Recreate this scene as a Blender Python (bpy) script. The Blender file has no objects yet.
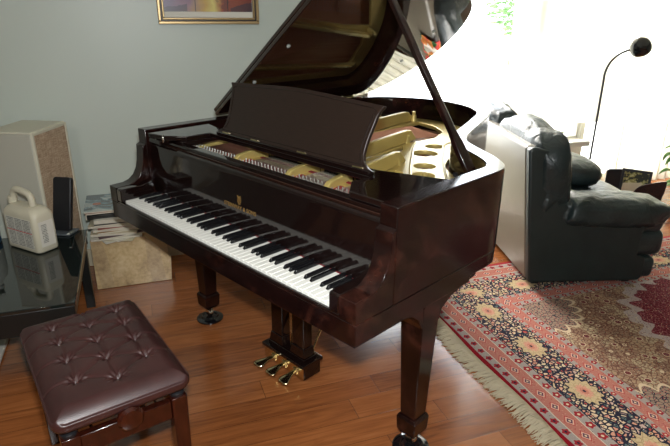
import bpy, bmesh, math, random
from mathutils import Vector, Matrix, noise
PI = math.pi
SC = bpy.context.scene
C = SC.collection
R = math.radians

# ------------------------------------------------------------------ helpers
def s2l(v):
    v = v / 255.0
    return v / 12.92 if v <= 0.04045 else ((v + 0.055) / 1.055) ** 2.4
def rgb(r, g, b): return (s2l(r), s2l(g), s2l(b), 1.0)

class Ex:
    """tiny wrapper so node maths reads like arithmetic"""
    def __init__(s, nt, sock): s.nt = nt; s.s = sock
    def _m(s, op, *o, clamp=False):
        n = s.nt.nodes.new('ShaderNodeMath'); n.operation = op; n.use_clamp = clamp
        for i, v in enumerate((s,) + o):
            if isinstance(v, Ex): s.nt.links.new(v.s, n.inputs[i])
            else: n.inputs[i].default_value = v
        return Ex(s.nt, n.outputs[0])
    def __add__(s, o): return s._m('ADD', o)
    __radd__ = __add__
    def __sub__(s, o): return s._m('SUBTRACT', o)
    def __rsub__(s, o): return (s * -1.0) + o
    def __mul__(s, o): return s._m('MULTIPLY', o)
    __rmul__ = __mul__
    def __truediv__(s, o): return s._m('DIVIDE', o)
    def lt(s, o): return s._m('LESS_THAN', o)
    def gt(s, o): return s._m('GREATER_THAN', o)
    def abs(s): return s._m('ABSOLUTE')
    def min(s, o): return s._m('MINIMUM', o)
    def max(s, o): return s._m('MAXIMUM', o)
    def sqrt(s): return s._m('SQRT')
    def sin(s): return s._m('SINE')
    def floor(s): return s._m('FLOOR')
    def fract(s): return s._m('FRACT')
    def atan2(s, o): return s._m('ARCTAN2', o)
    def pow(s, o): return s._m('POWER', o)
    def clamp(s): return s._m('ADD', 0.0, clamp=True)
    def pingpong(s, o): return s._m('PINGPONG', o)

def comb(nt, x, y, z=0.0):
    n = nt.nodes.new('ShaderNodeCombineXYZ')
    for i, v in enumerate((x, y, z)):
        if isinstance(v, Ex): nt.links.new(v.s, n.inputs[i])
        else: n.inputs[i].default_value = v
    return n.outputs[0]
def mixc(nt, f, a, b):
    n = nt.nodes.new('ShaderNodeMix'); n.data_type = 'RGBA'
    for i, v in ((0, f), (6, a), (7, b)):
        if isinstance(v, Ex): nt.links.new(v.s, n.inputs[i])
        elif isinstance(v, bpy.types.NodeSocket): nt.links.new(v, n.inputs[i])
        else: n.inputs[i].default_value = v
    return n.outputs[2]
def ramp(nt, f, stops, interp='LINEAR'):
    n = nt.nodes.new('ShaderNodeValToRGB'); cr = n.color_ramp; cr.interpolation = interp
    while len(cr.elements) < len(stops): cr.elements.new(0.5)
    for e, (p, c) in zip(cr.elements, stops): e.position = p; e.color = c
    nt.links.new(f.s if isinstance(f, Ex) else f, n.inputs[0])
    return n.outputs[0]
def tex(nt, kind, vec, scale, **kw):
    n = nt.nodes.new({'noise': 'ShaderNodeTexNoise', 'voro': 'ShaderNodeTexVoronoi', 'wave': 'ShaderNodeTexWave'}[kind])
    if vec is not None: nt.links.new(vec, n.inputs['Vector'])
    n.inputs['Scale'].default_value = scale
    for k, v in kw.items():
        if k in ('feature', 'wave_type', 'bands_direction', 'noise_dimensions'): setattr(n, k, v)
        else: n.inputs[k].default_value = v
    return n
def objxyz(nt, scale=(1, 1, 1)):
    tc = nt.nodes.new('ShaderNodeTexCoord'); mp = nt.nodes.new('ShaderNodeMapping')
    nt.links.new(tc.outputs['Object'], mp.inputs[0]); mp.inputs['Scale'].default_value = scale
    sp = nt.nodes.new('ShaderNodeSeparateXYZ'); nt.links.new(mp.outputs[0], sp.inputs[0])
    return mp.outputs[0], Ex(nt, sp.outputs[0]), Ex(nt, sp.outputs[1]), Ex(nt, sp.outputs[2])

MATS = {}
def mat(name, base=None, rough=0.5, metal=0.0, coat=0.0, spec=0.5, sheen=0.0, trans=0.0, emit=None, estr=0.0, fn=None, bump=None, sub=0.0):
    m = bpy.data.materials.new(name); m.use_nodes = True; nt = m.node_tree
    b = nt.nodes['Principled BSDF']
    if base: b.inputs['Base Color'].default_value = base
    b.inputs['Roughness'].default_value = rough; b.inputs['Metallic'].default_value = metal
    b.inputs['Coat Weight'].default_value = coat; b.inputs['Coat Roughness'].default_value = 0.03
    b.inputs['Specular IOR Level'].default_value = spec
    b.inputs['Sheen Weight'].default_value = sheen
    b.inputs['Transmission Weight'].default_value = trans
    if emit: b.inputs['Emission Color'].default_value = emit; b.inputs['Emission Strength'].default_value = estr
    if fn: fn(nt, b)
    if bump:
        sc, st, dist = bump[:3]; v, *_ = objxyz(nt)
        n = tex(nt, 'noise', v, sc, Detail=4.0); bp = nt.nodes.new('ShaderNodeBump')
        bp.inputs['Strength'].default_value = st; bp.inputs['Distance'].default_value = dist
        nt.links.new(n.outputs['Fac'], bp.inputs['Height']); nt.links.new(bp.outputs[0], b.inputs['Normal'])
    MATS[name] = m
    return m

# -------- mesh builder
class B:
    def __init__(s): s.bm = bmesh.new()
    def box(s, x0, x1, y0, y1, z0, z1, M=None):
        v = [s.bm.verts.new(p) for p in ((x0,y0,z0),(x1,y0,z0),(x1,y1,z0),(x0,y1,z0),(x0,y0,z1),(x1,y0,z1),(x1,y1,z1),(x0,y1,z1))]
        for f in ((3,2,1,0),(4,5,6,7),(0,1,5,4),(1,2,6,5),(2,3,7,6),(3,0,4,7)): s.bm.faces.new([v[i] for i in f])
        if M: bmesh.ops.transform(s.bm, matrix=M, verts=v)
        return s
    def prism(s, pts, a, b, axis='z', M=None):
        def P(p, t):
            return {'z': (p[0], p[1], t), 'y': (p[0], t, p[1]), 'x': (t, p[0], p[1])}[axis]
        lo = [s.bm.verts.new(P(p, a)) for p in pts]; hi = [s.bm.verts.new(P(p, b)) for p in pts]
        n = len(pts)
        s.bm.faces.new(lo[::-1]); s.bm.faces.new(hi)
        for i in range(n): s.bm.faces.new([lo[i], lo[(i+1) % n], hi[(i+1) % n], hi[i]])
        if M: bmesh.ops.transform(s.bm, matrix=M, verts=lo + hi)
        return s
    def strip(s, outer, inner, z0, z1):
        """open band between two equally long paths (the ends capped)"""
        n = len(outer)
        V = [[s.bm.verts.new((p[0], p[1], z)) for p in path] for path in (outer, inner) for z in (z0, z1)]
        oL, oH, iL, iH = V
        for i in range(n - 1):
            s.bm.faces.new([oL[i], oL[i+1], oH[i+1], oH[i]]); s.bm.faces.new([iL[i+1], iL[i], iH[i], iH[i+1]])
            s.bm.faces.new([oH[i], oH[i+1], iH[i+1], iH[i]]); s.bm.faces.new([oL[i+1], oL[i], iL[i], iL[i+1]])
        s.bm.faces.new([oL[0], oH[0], iH[0], iL[0]]); s.bm.faces.new([oL[-1], iL[-1], iH[-1], oH[-1]])
        return s
    def lathe(s, prof, c=(0, 0, 0), seg=24, M=None):
        rings = []; new = []
        for r, z in prof:
            if r < 1e-5: rings.append([s.bm.verts.new((c[0], c[1], c[2] + z))])
            else: rings.append([s.bm.verts.new((c[0] + r*math.cos(2*PI*k/seg), c[1] + r*math.sin(2*PI*k/seg), c[2] + z)) for k in range(seg)])
            new += rings[-1]
        for a, b in zip(rings, rings[1:]):
            if len(a) == 1 and len(b) == 1: continue
            for k in range(seg):
                k2 = (k+1) % seg
                if len(a) == 1: s.bm.faces.new([a[0], b[k2], b[k]])
                elif len(b) == 1: s.bm.faces.new([a[k], a[k2], b[0]])
                else: s.bm.faces.new([a[k], a[k2], b[k2], b[k]])
        if len(rings[0]) > 1: s.bm.faces.new(rings[0][::-1])
        if len(rings[-1]) > 1: s.bm.faces.new(rings[-1])
        if M: bmesh.ops.transform(s.bm, matrix=M, verts=new)
        return s
    def tube(s, pts, r, seg=10, cap=True):
        pts = [Vector(p) for p in pts]; rs = r if isinstance(r, (list, tuple)) else [r] * len(pts)
        rings = []; prevn = None
        for i, p in enumerate(pts):
            t = (pts[min(i+1, len(pts)-1)] - pts[max(i-1, 0)]).normalized()
            if prevn is None:
                a = Vector((0, 0, 1)) if abs(t.z) < 0.9 else Vector((1, 0, 0)); nrm = t.cross(a).normalized()
            else: nrm = (prevn - t * prevn.dot(t)).normalized()
            prevn = nrm; bn = t.cross(nrm)
            rings.append([s.bm.verts.new(p + (nrm*math.cos(2*PI*k/seg) + bn*math.sin(2*PI*k/seg)) * rs[i]) for k in range(seg)])
        for a, b in zip(rings, rings[1:]):
            for k in range(seg): s.bm.faces.new([a[k], a[(k+1) % seg], b[(k+1) % seg], b[k]])
        if cap: s.bm.faces.new(rings[0][::-1]); s.bm.faces.new(rings[-1])
        return s
    def grid(s, nu, nv, f, close=False):
        V = [[s.bm.verts.new(f(i / nu, j / nv)) for j in range(nv + 1)] for i in range(nu + 1)]
        for i in range(nu):
            for j in range(nv): s.bm.faces.new([V[i][j], V[i+1][j], V[i+1][j+1], V[i][j+1]])
        return s
    def frustum(s, cx, cy, z0, z1, h0, h1, h0y=None, h1y=None):
        h0y = h0 if h0y is None else h0y; h1y = h1 if h1y is None else h1y
        v = []
        for z, a, b in ((z0, h0, h0y), (z1, h1, h1y)):
            v += [s.bm.verts.new((cx + i*a, cy + j*b, z)) for i, j in ((-1,-1),(1,-1),(1,1),(-1,1))]
        for f in ((3,2,1,0),(4,5,6,7),(0,1,5,4),(1,2,6,5),(2,3,7,6),(3,0,4,7)): s.bm.faces.new([v[i] for i in f])
        return s
    def build(s, name, m, parent=None, bevel=0.0, seg=2, smooth=35, loc=None, rot=None, sub=0, fixn=True):
        if fixn: bmesh.ops.recalc_face_normals(s.bm, faces=s.bm.faces)
        me = bpy.data.meshes.new(name); s.bm.to_mesh(me); s.bm.free()
        me.materials.append(MATS[m] if isinstance(m, str) else m)
        o = bpy.data.objects.new(name, me); C.objects.link(o)
        if smooth:
            me.shade_smooth()
            if smooth < 180: me.set_sharp_from_angle(angle=R(smooth))
        if bevel:
            md = o.modifiers.new('bevel', 'BEVEL'); md.width = bevel; md.segments = seg; md.limit_method = 'ANGLE'; md.angle_limit = R(40)
            md.harden_normals = False
        if sub:
            md = o.modifiers.new('sub', 'SUBSURF'); md.levels = sub; md.render_levels = sub
        if parent: o.parent = parent
        if loc: o.location = loc
        if rot: o.rotation_euler = rot
        return o

def tag(o, label, cat, group=None, kind=None):
    if label: o['label'] = label
    if cat: o['category'] = cat
    if group: o['group'] = group
    if kind: o['kind'] = kind
    return o
def thing(name, label, cat, loc=(0,0,0), rz=0.0, group=None):
    o = bpy.data.objects.new(name, None); C.objects.link(o); o.empty_display_size = 0.1
    o.location = loc; o.rotation_euler = (0, 0, rz)
    return tag(o, label, cat, group)
def struct(o): o['kind'] = 'structure'; return o
def copy_tree(o, parent=None):
    c = o.copy(); C.objects.link(c); c.parent = parent
    for ch in [x for x in bpy.data.objects if x.parent == o]: copy_tree(ch, c)
    return c
def catmull(P, n=8, closed=False):
    P = [Vector(p) for p in P]; out = []; N = len(P)
    rng = range(N if closed else N - 1)
    for i in rng:
        g = lambda k: P[k % N] if closed else P[max(0, min(N-1, k))]
        p0, p1, p2, p3 = g(i-1), g(i), g(i+1), g(i+2)
        for k in range(n):
            t = k / n
            out.append(0.5*((2*p1) + (-p0+p2)*t + (2*p0-5*p1+4*p2-p3)*t*t + (-p0+3*p1-3*p2+p3)*t**3))
    if not closed: out.append(P[-1])
    return out
def offset(path, d):
    """offset an open 2D path to its left by d"""
    out = []
    for i, p in enumerate(path):
        t = (path[min(i+1, len(path)-1)] - path[max(i-1, 0)]).normalized()
        out.append(p + Vector((-t.y, t.x)) * d)
    return out
def pillow(b, cx, cy, cz, hx, hy, hz, M=None, e=0.45, e2=0.7, wr=0.006, ws=9.0, seed=0, n=40, m=22):
    """superellipsoid cushion with soft wrinkles"""
    def sp(v, k): return math.copysign(abs(v) ** k, v)
    new = []; V = []
    for i in range(m + 1):
        ph = -PI/2 + PI * i / m; row = []
        for j in range(n):
            th = 2*PI*j/n
            x = sp(math.cos(ph), e2) * sp(math.cos(th), e); y = sp(math.cos(ph), e2) * sp(math.sin(th), e); z = sp(math.sin(ph), e2)
            p = Vector((x*hx, y*hy, z*hz))
            q = Vector((p.x*ws + seed*7.1, p.y*ws*1.6, p.z*ws + seed))
            k = noise.noise(q) * 0.6 + (1 - abs(noise.noise(q * 1.7))) * 0.5 - 0.3
            p *= 1 + k * wr / max(0.04, min(hx, hy, hz))
            row.append(s_v := b.bm.verts.new(p + Vector((cx, cy, cz)))); new.append(s_v)
        V.append(row)
    for i in range(m):
        for j in range(n):
            b.bm.faces.new([V[i][j], V[i][(j+1) % n], V[i+1][(j+1) % n], V[i+1][j]])
    bmesh.ops.remove_doubles(b.bm, verts=V[0] + V[-1], dist=1e-4)
    if M: bmesh.ops.transform(b.bm, matrix=M, verts=[v for v in new if v.is_valid])
    return b
SKY, SUN, CEIL_FILL, FLASH, EXPO = 9.5, 13.0, 15.0, 44.0, 0.0
# ------------------------------------------------------------------ materials
def f_mahog(nt, b):
    v, x, y, z = objxyz(nt)
    n = tex(nt, 'noise', v, 7.0, Detail=5.0, Distortion=1.2)
    n2 = tex(nt, 'noise', v, 45.0, Detail=3.0)
    f = Ex(nt, n.outputs['Fac']) * 0.75 + Ex(nt, n2.outputs['Fac']) * 0.25
    c = ramp(nt, f, [(0.38, (0.006, 0.0022, 0.0019, 1)), (0.52, (0.009, 0.0030, 0.0025, 1)), (0.66, (0.034, 0.0105, 0.0068, 1))])
    nt.links.new(c, b.inputs['Base Color'])
mat('mahogany', rough=0.15, coat=0.1, spec=0.4, fn=f_mahog)
mat('ebonized', base=(0.007, 0.0032, 0.0028, 1), rough=0.07, coat=0.3)
mat('lid_gloss', base=(0.016, 0.0062, 0.0042, 1), rough=0.035, coat=1.0, spec=0.8)
mat('case_inner', base=(0.022, 0.009, 0.006, 1), rough=0.12, coat=0.4)
def f_rimtop(nt, b):
    v, x, y, z = objxyz(nt); n = tex(nt, 'noise', v, 20.0, Detail=3.0)
    c = ramp(nt, n.outputs['Fac'], [(0.35, (0.018, 0.006, 0.005, 1)), (0.7, (0.045, 0.013, 0.009, 1))]); nt.links.new(c, b.inputs['Base Color'])
def f_satin(nt, b):
    v, x, y, z = objxyz(nt, (3, 1, 30)); n = tex(nt, 'noise', v, 8.0, Detail=5.0)
    c = ramp(nt, n.outputs['Fac'], [(0.3, (0.015, 0.0085, 0.0060, 1)), (0.7, (0.024, 0.0135, 0.0095, 1))]); nt.links.new(c, b.inputs['Base Color'])
mat('satin_mahogany', rough=0.33, fn=f_satin)
mat('ivory', base=rgb(236, 236, 228), rough=0.25, coat=0.3)
mat('black_key', base=(0.006, 0.006, 0.007, 1), rough=0.22)
mat('red_felt', base=rgb(118, 14, 24), rough=0.95)
mat('gold_plate', base=rgb(206, 184, 112), rough=0.30, metal=0.45, bump=(120.0, 0.05, 0.001))
mat('brass', base=rgb(228, 212, 168), rough=0.2, metal=1.0)
mat('nickel', base=rgb(215, 210, 200), rough=0.15, metal=1.0)
mat('steel_string', base=rgb(190, 190, 190), rough=0.3, metal=1.0)
mat('copper_string', base=rgb(220, 164, 146), rough=0.35, metal=1.0)
def f_spruce(nt, b):
    v, x, y, z = objxyz(nt, (60, 2, 1)); n = tex(nt, 'noise', v, 2.0, Detail=3.0)
    c = ramp(nt, n.outputs['Fac'], [(0.3, rgb(206, 146, 110)), (0.7, rgb(226, 176, 134))]); nt.links.new(c, b.inputs['Base Color'])
mat('spruce', rough=0.35, coat=0.3, fn=f_spruce)
mat('pin_red', base=rgb(150, 52, 50), rough=0.8)
mat('rose_felt', base=rgb(226, 158, 146), rough=0.9)
mat('gold_letter', base=rgb(178, 140, 80), rough=0.3, metal=0.7)
mat('black_gloss', base=(0.006, 0.006, 0.007, 1), rough=0.08, coat=0.5)
mat('black_plastic', base=(0.012, 0.012, 0.014, 1), rough=0.35)
mat('grey_plastic', base=rgb(88, 94, 98), rough=0.35)
mat('pale_plastic', base=rgb(165, 168, 160), rough=0.4)
mat('blue_plastic', base=rgb(30, 75, 110), rough=0.4)

def f_wall(nt, b):
    v, *_ = objxyz(nt); n = tex(nt, 'noise', v, 1.3, Detail=2.0)
    c = ramp(nt, n.outputs['Fac'], [(0.3, rgb(186, 195, 184)), (0.7, rgb(191, 199, 189))]); nt.links.new(c, b.inputs['Base Color'])
    n = tex(nt, 'noise', v, 160.0, Detail=2.0); bp = nt.nodes.new('ShaderNodeBump'); bp.inputs['Strength'].default_value = 0.15; bp.inputs['Distance'].default_value = 0.001
    nt.links.new(n.outputs['Fac'], bp.inputs['Height']); nt.links.new(bp.outputs[0], b.inputs['Normal'])
mat('wall_paint', rough=0.42, fn=f_wall)
mat('ceiling_paint', base=rgb(225, 225, 218), rough=0.8)
mat('white_trim', base=rgb(228, 226, 216), rough=0.4)
mat('trim_beige', base=rgb(190, 178, 152), rough=0.4)
def f_floor(nt, b):
    v, x, y, z = objxyz(nt)
    W = 0.118
    u = (x + 20.03) / W; pid = u.floor(); fx = u.fract()
    wn = nt.nodes.new('ShaderNodeTexWhiteNoise'); wn.noise_dimensions = '1D'; nt.links.new(pid.s, wn.inputs['W'])
    off = Ex(nt, wn.outputs['Value'])
    w = (y + 30.0) / 1.05 + off * 3.7; bid = w.floor(); fy = w.fract()
    wn2 = nt.nodes.new('ShaderNodeTexWhiteNoise'); wn2.noise_dimensions = '2D'; nt.links.new(comb(nt, pid, bid), wn2.inputs['Vector'])
    rnd = Ex(nt, wn2.outputs['Value'])
    gv = comb(nt, x * 16.0 + rnd * 40.0, y * 1.5 + rnd * 17.0, 0.0)
    g = tex(nt, 'noise', gv, 1.6, Detail=7.0, Distortion=1.6, Roughness=0.62)
    g2 = tex(nt, 'noise', comb(nt, x * 150.0, y * 5.0, rnd * 9.0), 1.0, Detail=3.0)
    f = (Ex(nt, g.outputs['Fac']) * 0.62 + Ex(nt, g2.outputs['Fac']) * 0.22 + rnd * 0.16)
    c = ramp(nt, f, [(0.30, rgb(98, 54, 28)), (0.44, rgb(138, 80, 42)), (0.56, rgb(156, 94, 50)), (0.72, rgb(174, 110, 64))])
    ex = fx.min(1.0 - fx) * W; ey = fy.min(1.0 - fy) * 1.05
    gap = ex.lt(0.0011).max(ey.lt(0.0012))
    c = mixc(nt, gap * 0.75, c, rgb(58, 26, 12))
    nt.links.new(c, b.inputs['Base Color'])
    nt.links.new((Ex(nt, g2.outputs['Fac']) * 0.10 + 0.17).s, b.inputs['Roughness'])
    bp = nt.nodes.new('ShaderNodeBump'); bp.inputs['Strength'].default_value = 0.25; bp.inputs['Distance'].default_value = 0.002
    big = tex(nt, 'noise', comb(nt, x * 9.0 + rnd * 30.0, y * 1.2, 0.0), 1.0, Detail=2.0)
    nt.links.new((Ex(nt, big.outputs['Fac']) * 0.8 + Ex(nt, g2.outputs['Fac']) * 0.15 - gap * 0.6).s, bp.inputs['Height']); nt.links.new(bp.outputs[0], b.inputs['Normal'])
mat('oak_floor', rough=0.2, spec=0.8, fn=f_floor)

RHX, RHY = 1.0, 1.51
def f_rug(nt, b):
    v, x, y, z = objxyz(nt)
    wob = tex(nt, 'noise', v, 6.0, Detail=2.0); wv = (Ex(nt, wob.outputs['Fac']) - 0.5) * 0.012
    dx = RHX - x.abs(); dy = RHY - y.abs(); d = dx.min(dy) + wv
    isx = dx.lt(dy)                       # nearest edge is a long side
    t = isx * y + (1.0 - isx) * x
    fab = tex(nt, 'noise', v, 420.0, Detail=1.0); fb = Ex(nt, fab.outputs['Fac'])
    def vor(sc, feat='F1', rnd=1.0):
        n = tex(nt, 'voro', v, sc, feature=feat); n.inputs['Randomness'].default_value = rnd; return n
    vA = vor(50.0, rnd=1.0); vAe = vor(50.0, 'DISTANCE_TO_EDGE', rnd=1.0); vB = vor(105.0); vC = vor(17.0, rnd=0.75); vCe = vor(17.0, 'DISTANCE_TO_EDGE', rnd=0.75)
    def rc(n):
        s = nt.nodes.new('ShaderNodeSeparateColor'); nt.links.new(n.outputs['Color'], s.inputs[0]); return Ex(nt, s.outputs[0]), Ex(nt, s.outputs[1])
    a1, a2 = rc(vA); b1, b2 = rc(vB); c1, c2 = rc(vC)
    fA = Ex(nt, vA.outputs['Distance']); eA = Ex(nt, vAe.outputs['Distance']); fB = Ex(nt, vB.outputs['Distance']); fC = Ex(nt, vC.outputs['Distance']); eC = Ex(nt, vCe.outputs['Distance'])
    navy = rgb(34, 34, 52); cream = rgb(212, 190, 158); tan = rgb(196, 174, 134); peach = rgb(204, 148, 124); red = rgb(150, 34, 42); pink = rgb(178, 112, 98); grey = rgb(158, 148, 140); deep = rgb(104, 26, 38); teal = rgb(84, 104, 104); lav = rgb(176, 162, 156); olive = rgb(120, 112, 76); brown = rgb(96, 52, 44)
    # main border
    pal = ramp(nt, a1, [(0.0, cream), (0.3, peach), (0.5, tan), (0.66, rgb(190, 160, 150)), (0.78, teal), (0.88, rgb(176, 70, 62))], 'CONSTANT')
    main = mixc(nt, eA.gt(0.15), navy, pal)
    main = mixc(nt, fA.lt(0.17), main, ramp(nt, a2, [(0.0, red), (0.45, cream), (0.75, navy)], 'CONSTANT'))
    main = mixc(nt, fB.lt(0.26) * b1.gt(0.55), main, ramp(nt, b2, [(0.0, rgb(226, 208, 180)), (0.5, navy), (0.75, rgb(176, 84, 74))], 'CONSTANT'))
    P = 0.345
    tt = ((t + 10.0 * P) / P).fract() - 0.5; dd = d - 0.285
    ax = tt * P / 0.080; ay = dd / 0.056
    th = ay.atan2(ax)
    r = (ax * ax + ay * ay).sqrt() * ((th * 11.0).sin() * 0.13 + 1.0)
    palm = mixc(nt, r.lt(0.5), tan, peach)
    palm = mixc(nt, r.lt(0.26), palm, rgb(190, 122, 104)); palm = mixc(nt, r.lt(0.1), palm, navy)
    palm = mixc(nt, fB.lt(0.25) * b1.gt(0.5), palm, rgb(214, 170, 146)); palm = mixc(nt, eA.lt(0.04) * r.gt(0.5), palm, rgb(158, 134, 100))
    main = mixc(nt, r.lt(1.12), main, navy); main = mixc(nt, r.lt(1.0), main, palm)
    # narrow guard bands
    def guard(Pg, dc, base, c_a, c_b, hh):
        tg = ((t + 20.0 * Pg) / Pg).fract() - 0.5; gx = tg * Pg; gy = d - dc
        rr = (gx * gx + gy * gy).sqrt() / hh; q = ((gy.atan2(gx) * 5.0).sin() * 0.16 + 1.0)
        g = mixc(nt, fB.lt(0.2) * b1.gt(0.5), base, lav); g = mixc(nt, fB.lt(0.22) * b1.lt(0.18), g, navy)
        g = mixc(nt, (rr * q).lt(1.0), g, c_a); return mixc(nt, (rr).lt(0.35), g, c_b)
    def pinkband(dc, Pg=0.085):
        tg = ((t + 30.0 * Pg) / Pg).fract() - 0.5; gx = (tg * Pg).abs(); gy = (d - dc).abs()
        k = (gx * 1.0 + gy * 1.3)
        g = mixc(nt, fB.lt(0.2), pink, rgb(206, 158, 136)); g = mixc(nt, k.lt(0.031), g, rgb(170, 70, 66)); g = mixc(nt, k.lt(0.025), g, rgb(214, 168, 146)); g = mixc(nt, k.lt(0.017), g, rgb(96, 66, 84)); g = mixc(nt, fB.lt(0.22) * b1.gt(0.6), g, rgb(150, 52, 54)); return mixc(nt, k.lt(0.007), g, cream)
    # field: small rosettes and vines over beige
    base = ramp(nt, c1, [(0.0, rgb(168, 140, 112)), (0.35, rgb(150, 118, 96)), (0.6, rgb(176, 156, 126)), (0.8, rgb(140, 112, 92))], 'CONSTANT')
    fld = mixc(nt, eA.lt(0.09) * 0.8, base, brown)
    fld = mixc(nt, fB.lt(0.24) * b1.gt(0.25), fld, ramp(nt, b2, [(0.0, cream), (0.4, red), (0.62, teal), (0.8, rgb(190, 130, 90))], 'CONSTANT'))
    ring = (fC.gt(0.24) * fC.lt(0.29)) * c2.gt(0.25)
    fld = mixc(nt, ring, fld, cream); fld = mixc(nt, fC.lt(0.24) * c2.gt(0.25) * fB.gt(0.12), fld, mixc(nt, fB.lt(0.2), rgb(112, 52, 52), rgb(190, 140, 120)))
    fld = mixc(nt, fC.lt(0.06), fld, navy)
    th2 = y.atan2(x); rm = ((x * x) * 1.0 + (y * y) * 0.82).sqrt() / ((th2 * 12.0).sin().abs() * 0.10 + (th2 * 36.0).sin() * 0.025 + 1.0) + wv * 1.5
    medf = mixc(nt, fB.lt(0.30) * b1.gt(0.3), deep, ramp(nt, b2, [(0.0, rgb(196, 120, 110)), (0.4, teal), (0.7, cream)], 'CONSTANT'))
    medf = mixc(nt, eA.lt(0.045), medf, rgb(150, 90, 96))
    fld = mixc(nt, rm.lt(0.53), fld, mixc(nt, fB.lt(0.3), lav, mixc(nt, b1.gt(0.5), cream, rgb(120, 50, 56)))); fld = mixc(nt, rm.lt(0.475), fld, medf)
    ctr = mixc(nt, eA.gt(0.07), navy, pal); fld = mixc(nt, rm.lt(0.24), fld, cream); fld = mixc(nt, rm.lt(0.225), fld, ctr)
    # corner pieces of the field
    cx = (RHX - 0.50) - x.abs(); cy = (RHY - 0.50) - y.abs(); rk = (cx * cx + cy * cy).sqrt()
    rkk = rk / (((cy.atan2(cx)) * 10.0).sin().abs() * 0.2 + 1.0)
    fld = mixc(nt, rkk.lt(0.245), fld, cream); fld = mixc(nt, rkk.lt(0.23), fld, mixc(nt, fB.lt(0.24), mixc(nt, eA.lt(0.06), rgb(150, 128, 110), navy), rgb(196, 90, 84)))
    col = fld
    for lim, layer in ((0.485, guard(0.05, 0.470, grey, red, cream, 0.013)), (0.452, pinkband(0.425)), (0.398, guard(0.05, 0.385, grey, rgb(170, 60, 60), cream, 0.012)), (0.372, navy), (0.368, main),
                       (0.182, navy), (0.178, guard(0.062, 0.158, grey, red, cream, 0.017)), (0.138, rgb(200, 190, 170)), (0.134, pinkband(0.10)), (0.066, rgb(200, 190, 170)), (0.062, guard(0.062, 0.044, grey, red, navy, 0.015)), (0.022, rgb(140, 14, 28))):
        col = mixc(nt, d.lt(lim), col, layer)
    dark = nt.nodes.new('ShaderNodeMix'); dark.data_type = 'RGBA'; dark.blend_type = 'MULTIPLY'; dark.inputs[0].default_value = 1.0
    nt.links.new(col, dark.inputs[6]); nt.links.new(ramp(nt, fb, [(0.3, (0.72, 0.72, 0.72, 1)), (0.7, (1, 1, 1, 1))]), dark.inputs[7])
    nt.links.new(dark.outputs[2], b.inputs['Base Color'])
    bp = nt.nodes.new('ShaderNodeBump'); bp.inputs['Strength'].default_value = 0.4; bp.inputs['Distance'].default_value = 0.002
    nt.links.new(fb.s, bp.inputs['Height']); nt.links.new(bp.outputs[0], b.inputs['Normal'])
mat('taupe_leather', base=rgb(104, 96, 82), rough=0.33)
mat('pin_steel', base=rgb(150, 148, 140), rough=0.45, metal=0.6)
mat('persian_pile', rough=0.92, spec=0.15, fn=f_rug)
mat('fringe_cotton', base=rgb(186, 174, 148), rough=0.95, spec=0.1)

def f_leather(nt, b):
    v, *_ = objxyz(nt); n = tex(nt, 'noise', v, 9.0, Detail=4.0); vo = tex(nt, 'voro', v, 260.0)
    nt.links.new(ramp(nt, n.outputs['Fac'], [(0.3, rgb(28, 38, 38)), (0.7, rgb(38, 50, 50))]), b.inputs['Base Color'])
    bp = nt.nodes.new('ShaderNodeBump'); bp.inputs['Strength'].default_value = 0.6; bp.inputs['Distance'].default_value = 0.012
    w = tex(nt, 'noise', v, 14.0, Detail=5.0, Distortion=1.5)
    nt.links.new((Ex(nt, w.outputs['Fac']) + Ex(nt, vo.outputs['Distance']) * 0.06).s, bp.inputs['Height']); nt.links.new(bp.outputs[0], b.inputs['Normal'])
mat('teal_leather', rough=0.34, fn=f_leather)
def f_leather2(nt, b):
    v, *_ = objxyz(nt); n = tex(nt, 'noise', v, 9.0, Detail=4.0)
    nt.links.new(ramp(nt, n.outputs['Fac'], [(0.3, rgb(24, 34, 33)), (0.7, rgb(31, 42, 41))]), b.inputs['Base Color'])
    vo = tex(nt, 'voro', v, 300.0); bp = nt.nodes.new('ShaderNodeBump'); bp.inputs['Strength'].default_value = 0.1; bp.inputs['Distance'].default_value = 0.001
    nt.links.new(vo.outputs['Distance'], bp.inputs['Height']); nt.links.new(bp.outputs[0], b.inputs['Normal'])
mat('teal_leather_flat', rough=0.46, fn=f_leather2)
def f_bench(nt, b):
    v, *_ = objxyz(nt); n = tex(nt, 'noise', v, 12.0, Detail=4.0)
    nt.links.new(ramp(nt, n.outputs['Fac'], [(0.3, rgb(50, 27, 26)), (0.7, rgb(64, 36, 34))]), b.inputs['Base Color'])
    vo = tex(nt, 'voro', v, 420.0); bp = nt.nodes.new('ShaderNodeBump'); bp.inputs['Strength'].default_value = 0.15; bp.inputs['Distance'].default_value = 0.001
    nt.links.new(vo.outputs['Distance'], bp.inputs['Height']); nt.links.new(bp.outputs[0], b.inputs['Normal'])
mat('oxblood_leather', rough=0.36, fn=f_bench)
def f_redwood(nt, b):
    v, *_ = objxyz(nt, (4, 4, 1)); n = tex(nt, 'noise', v, 20.0, Detail=4.0)
    nt.links.new(ramp(nt, n.outputs['Fac'], [(0.3, rgb(32, 10, 6)), (0.7, rgb(58, 21, 11))]), b.inputs['Base Color'])
mat('bench_wood', rough=0.18, coat=0.4, fn=f_redwood)
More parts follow.
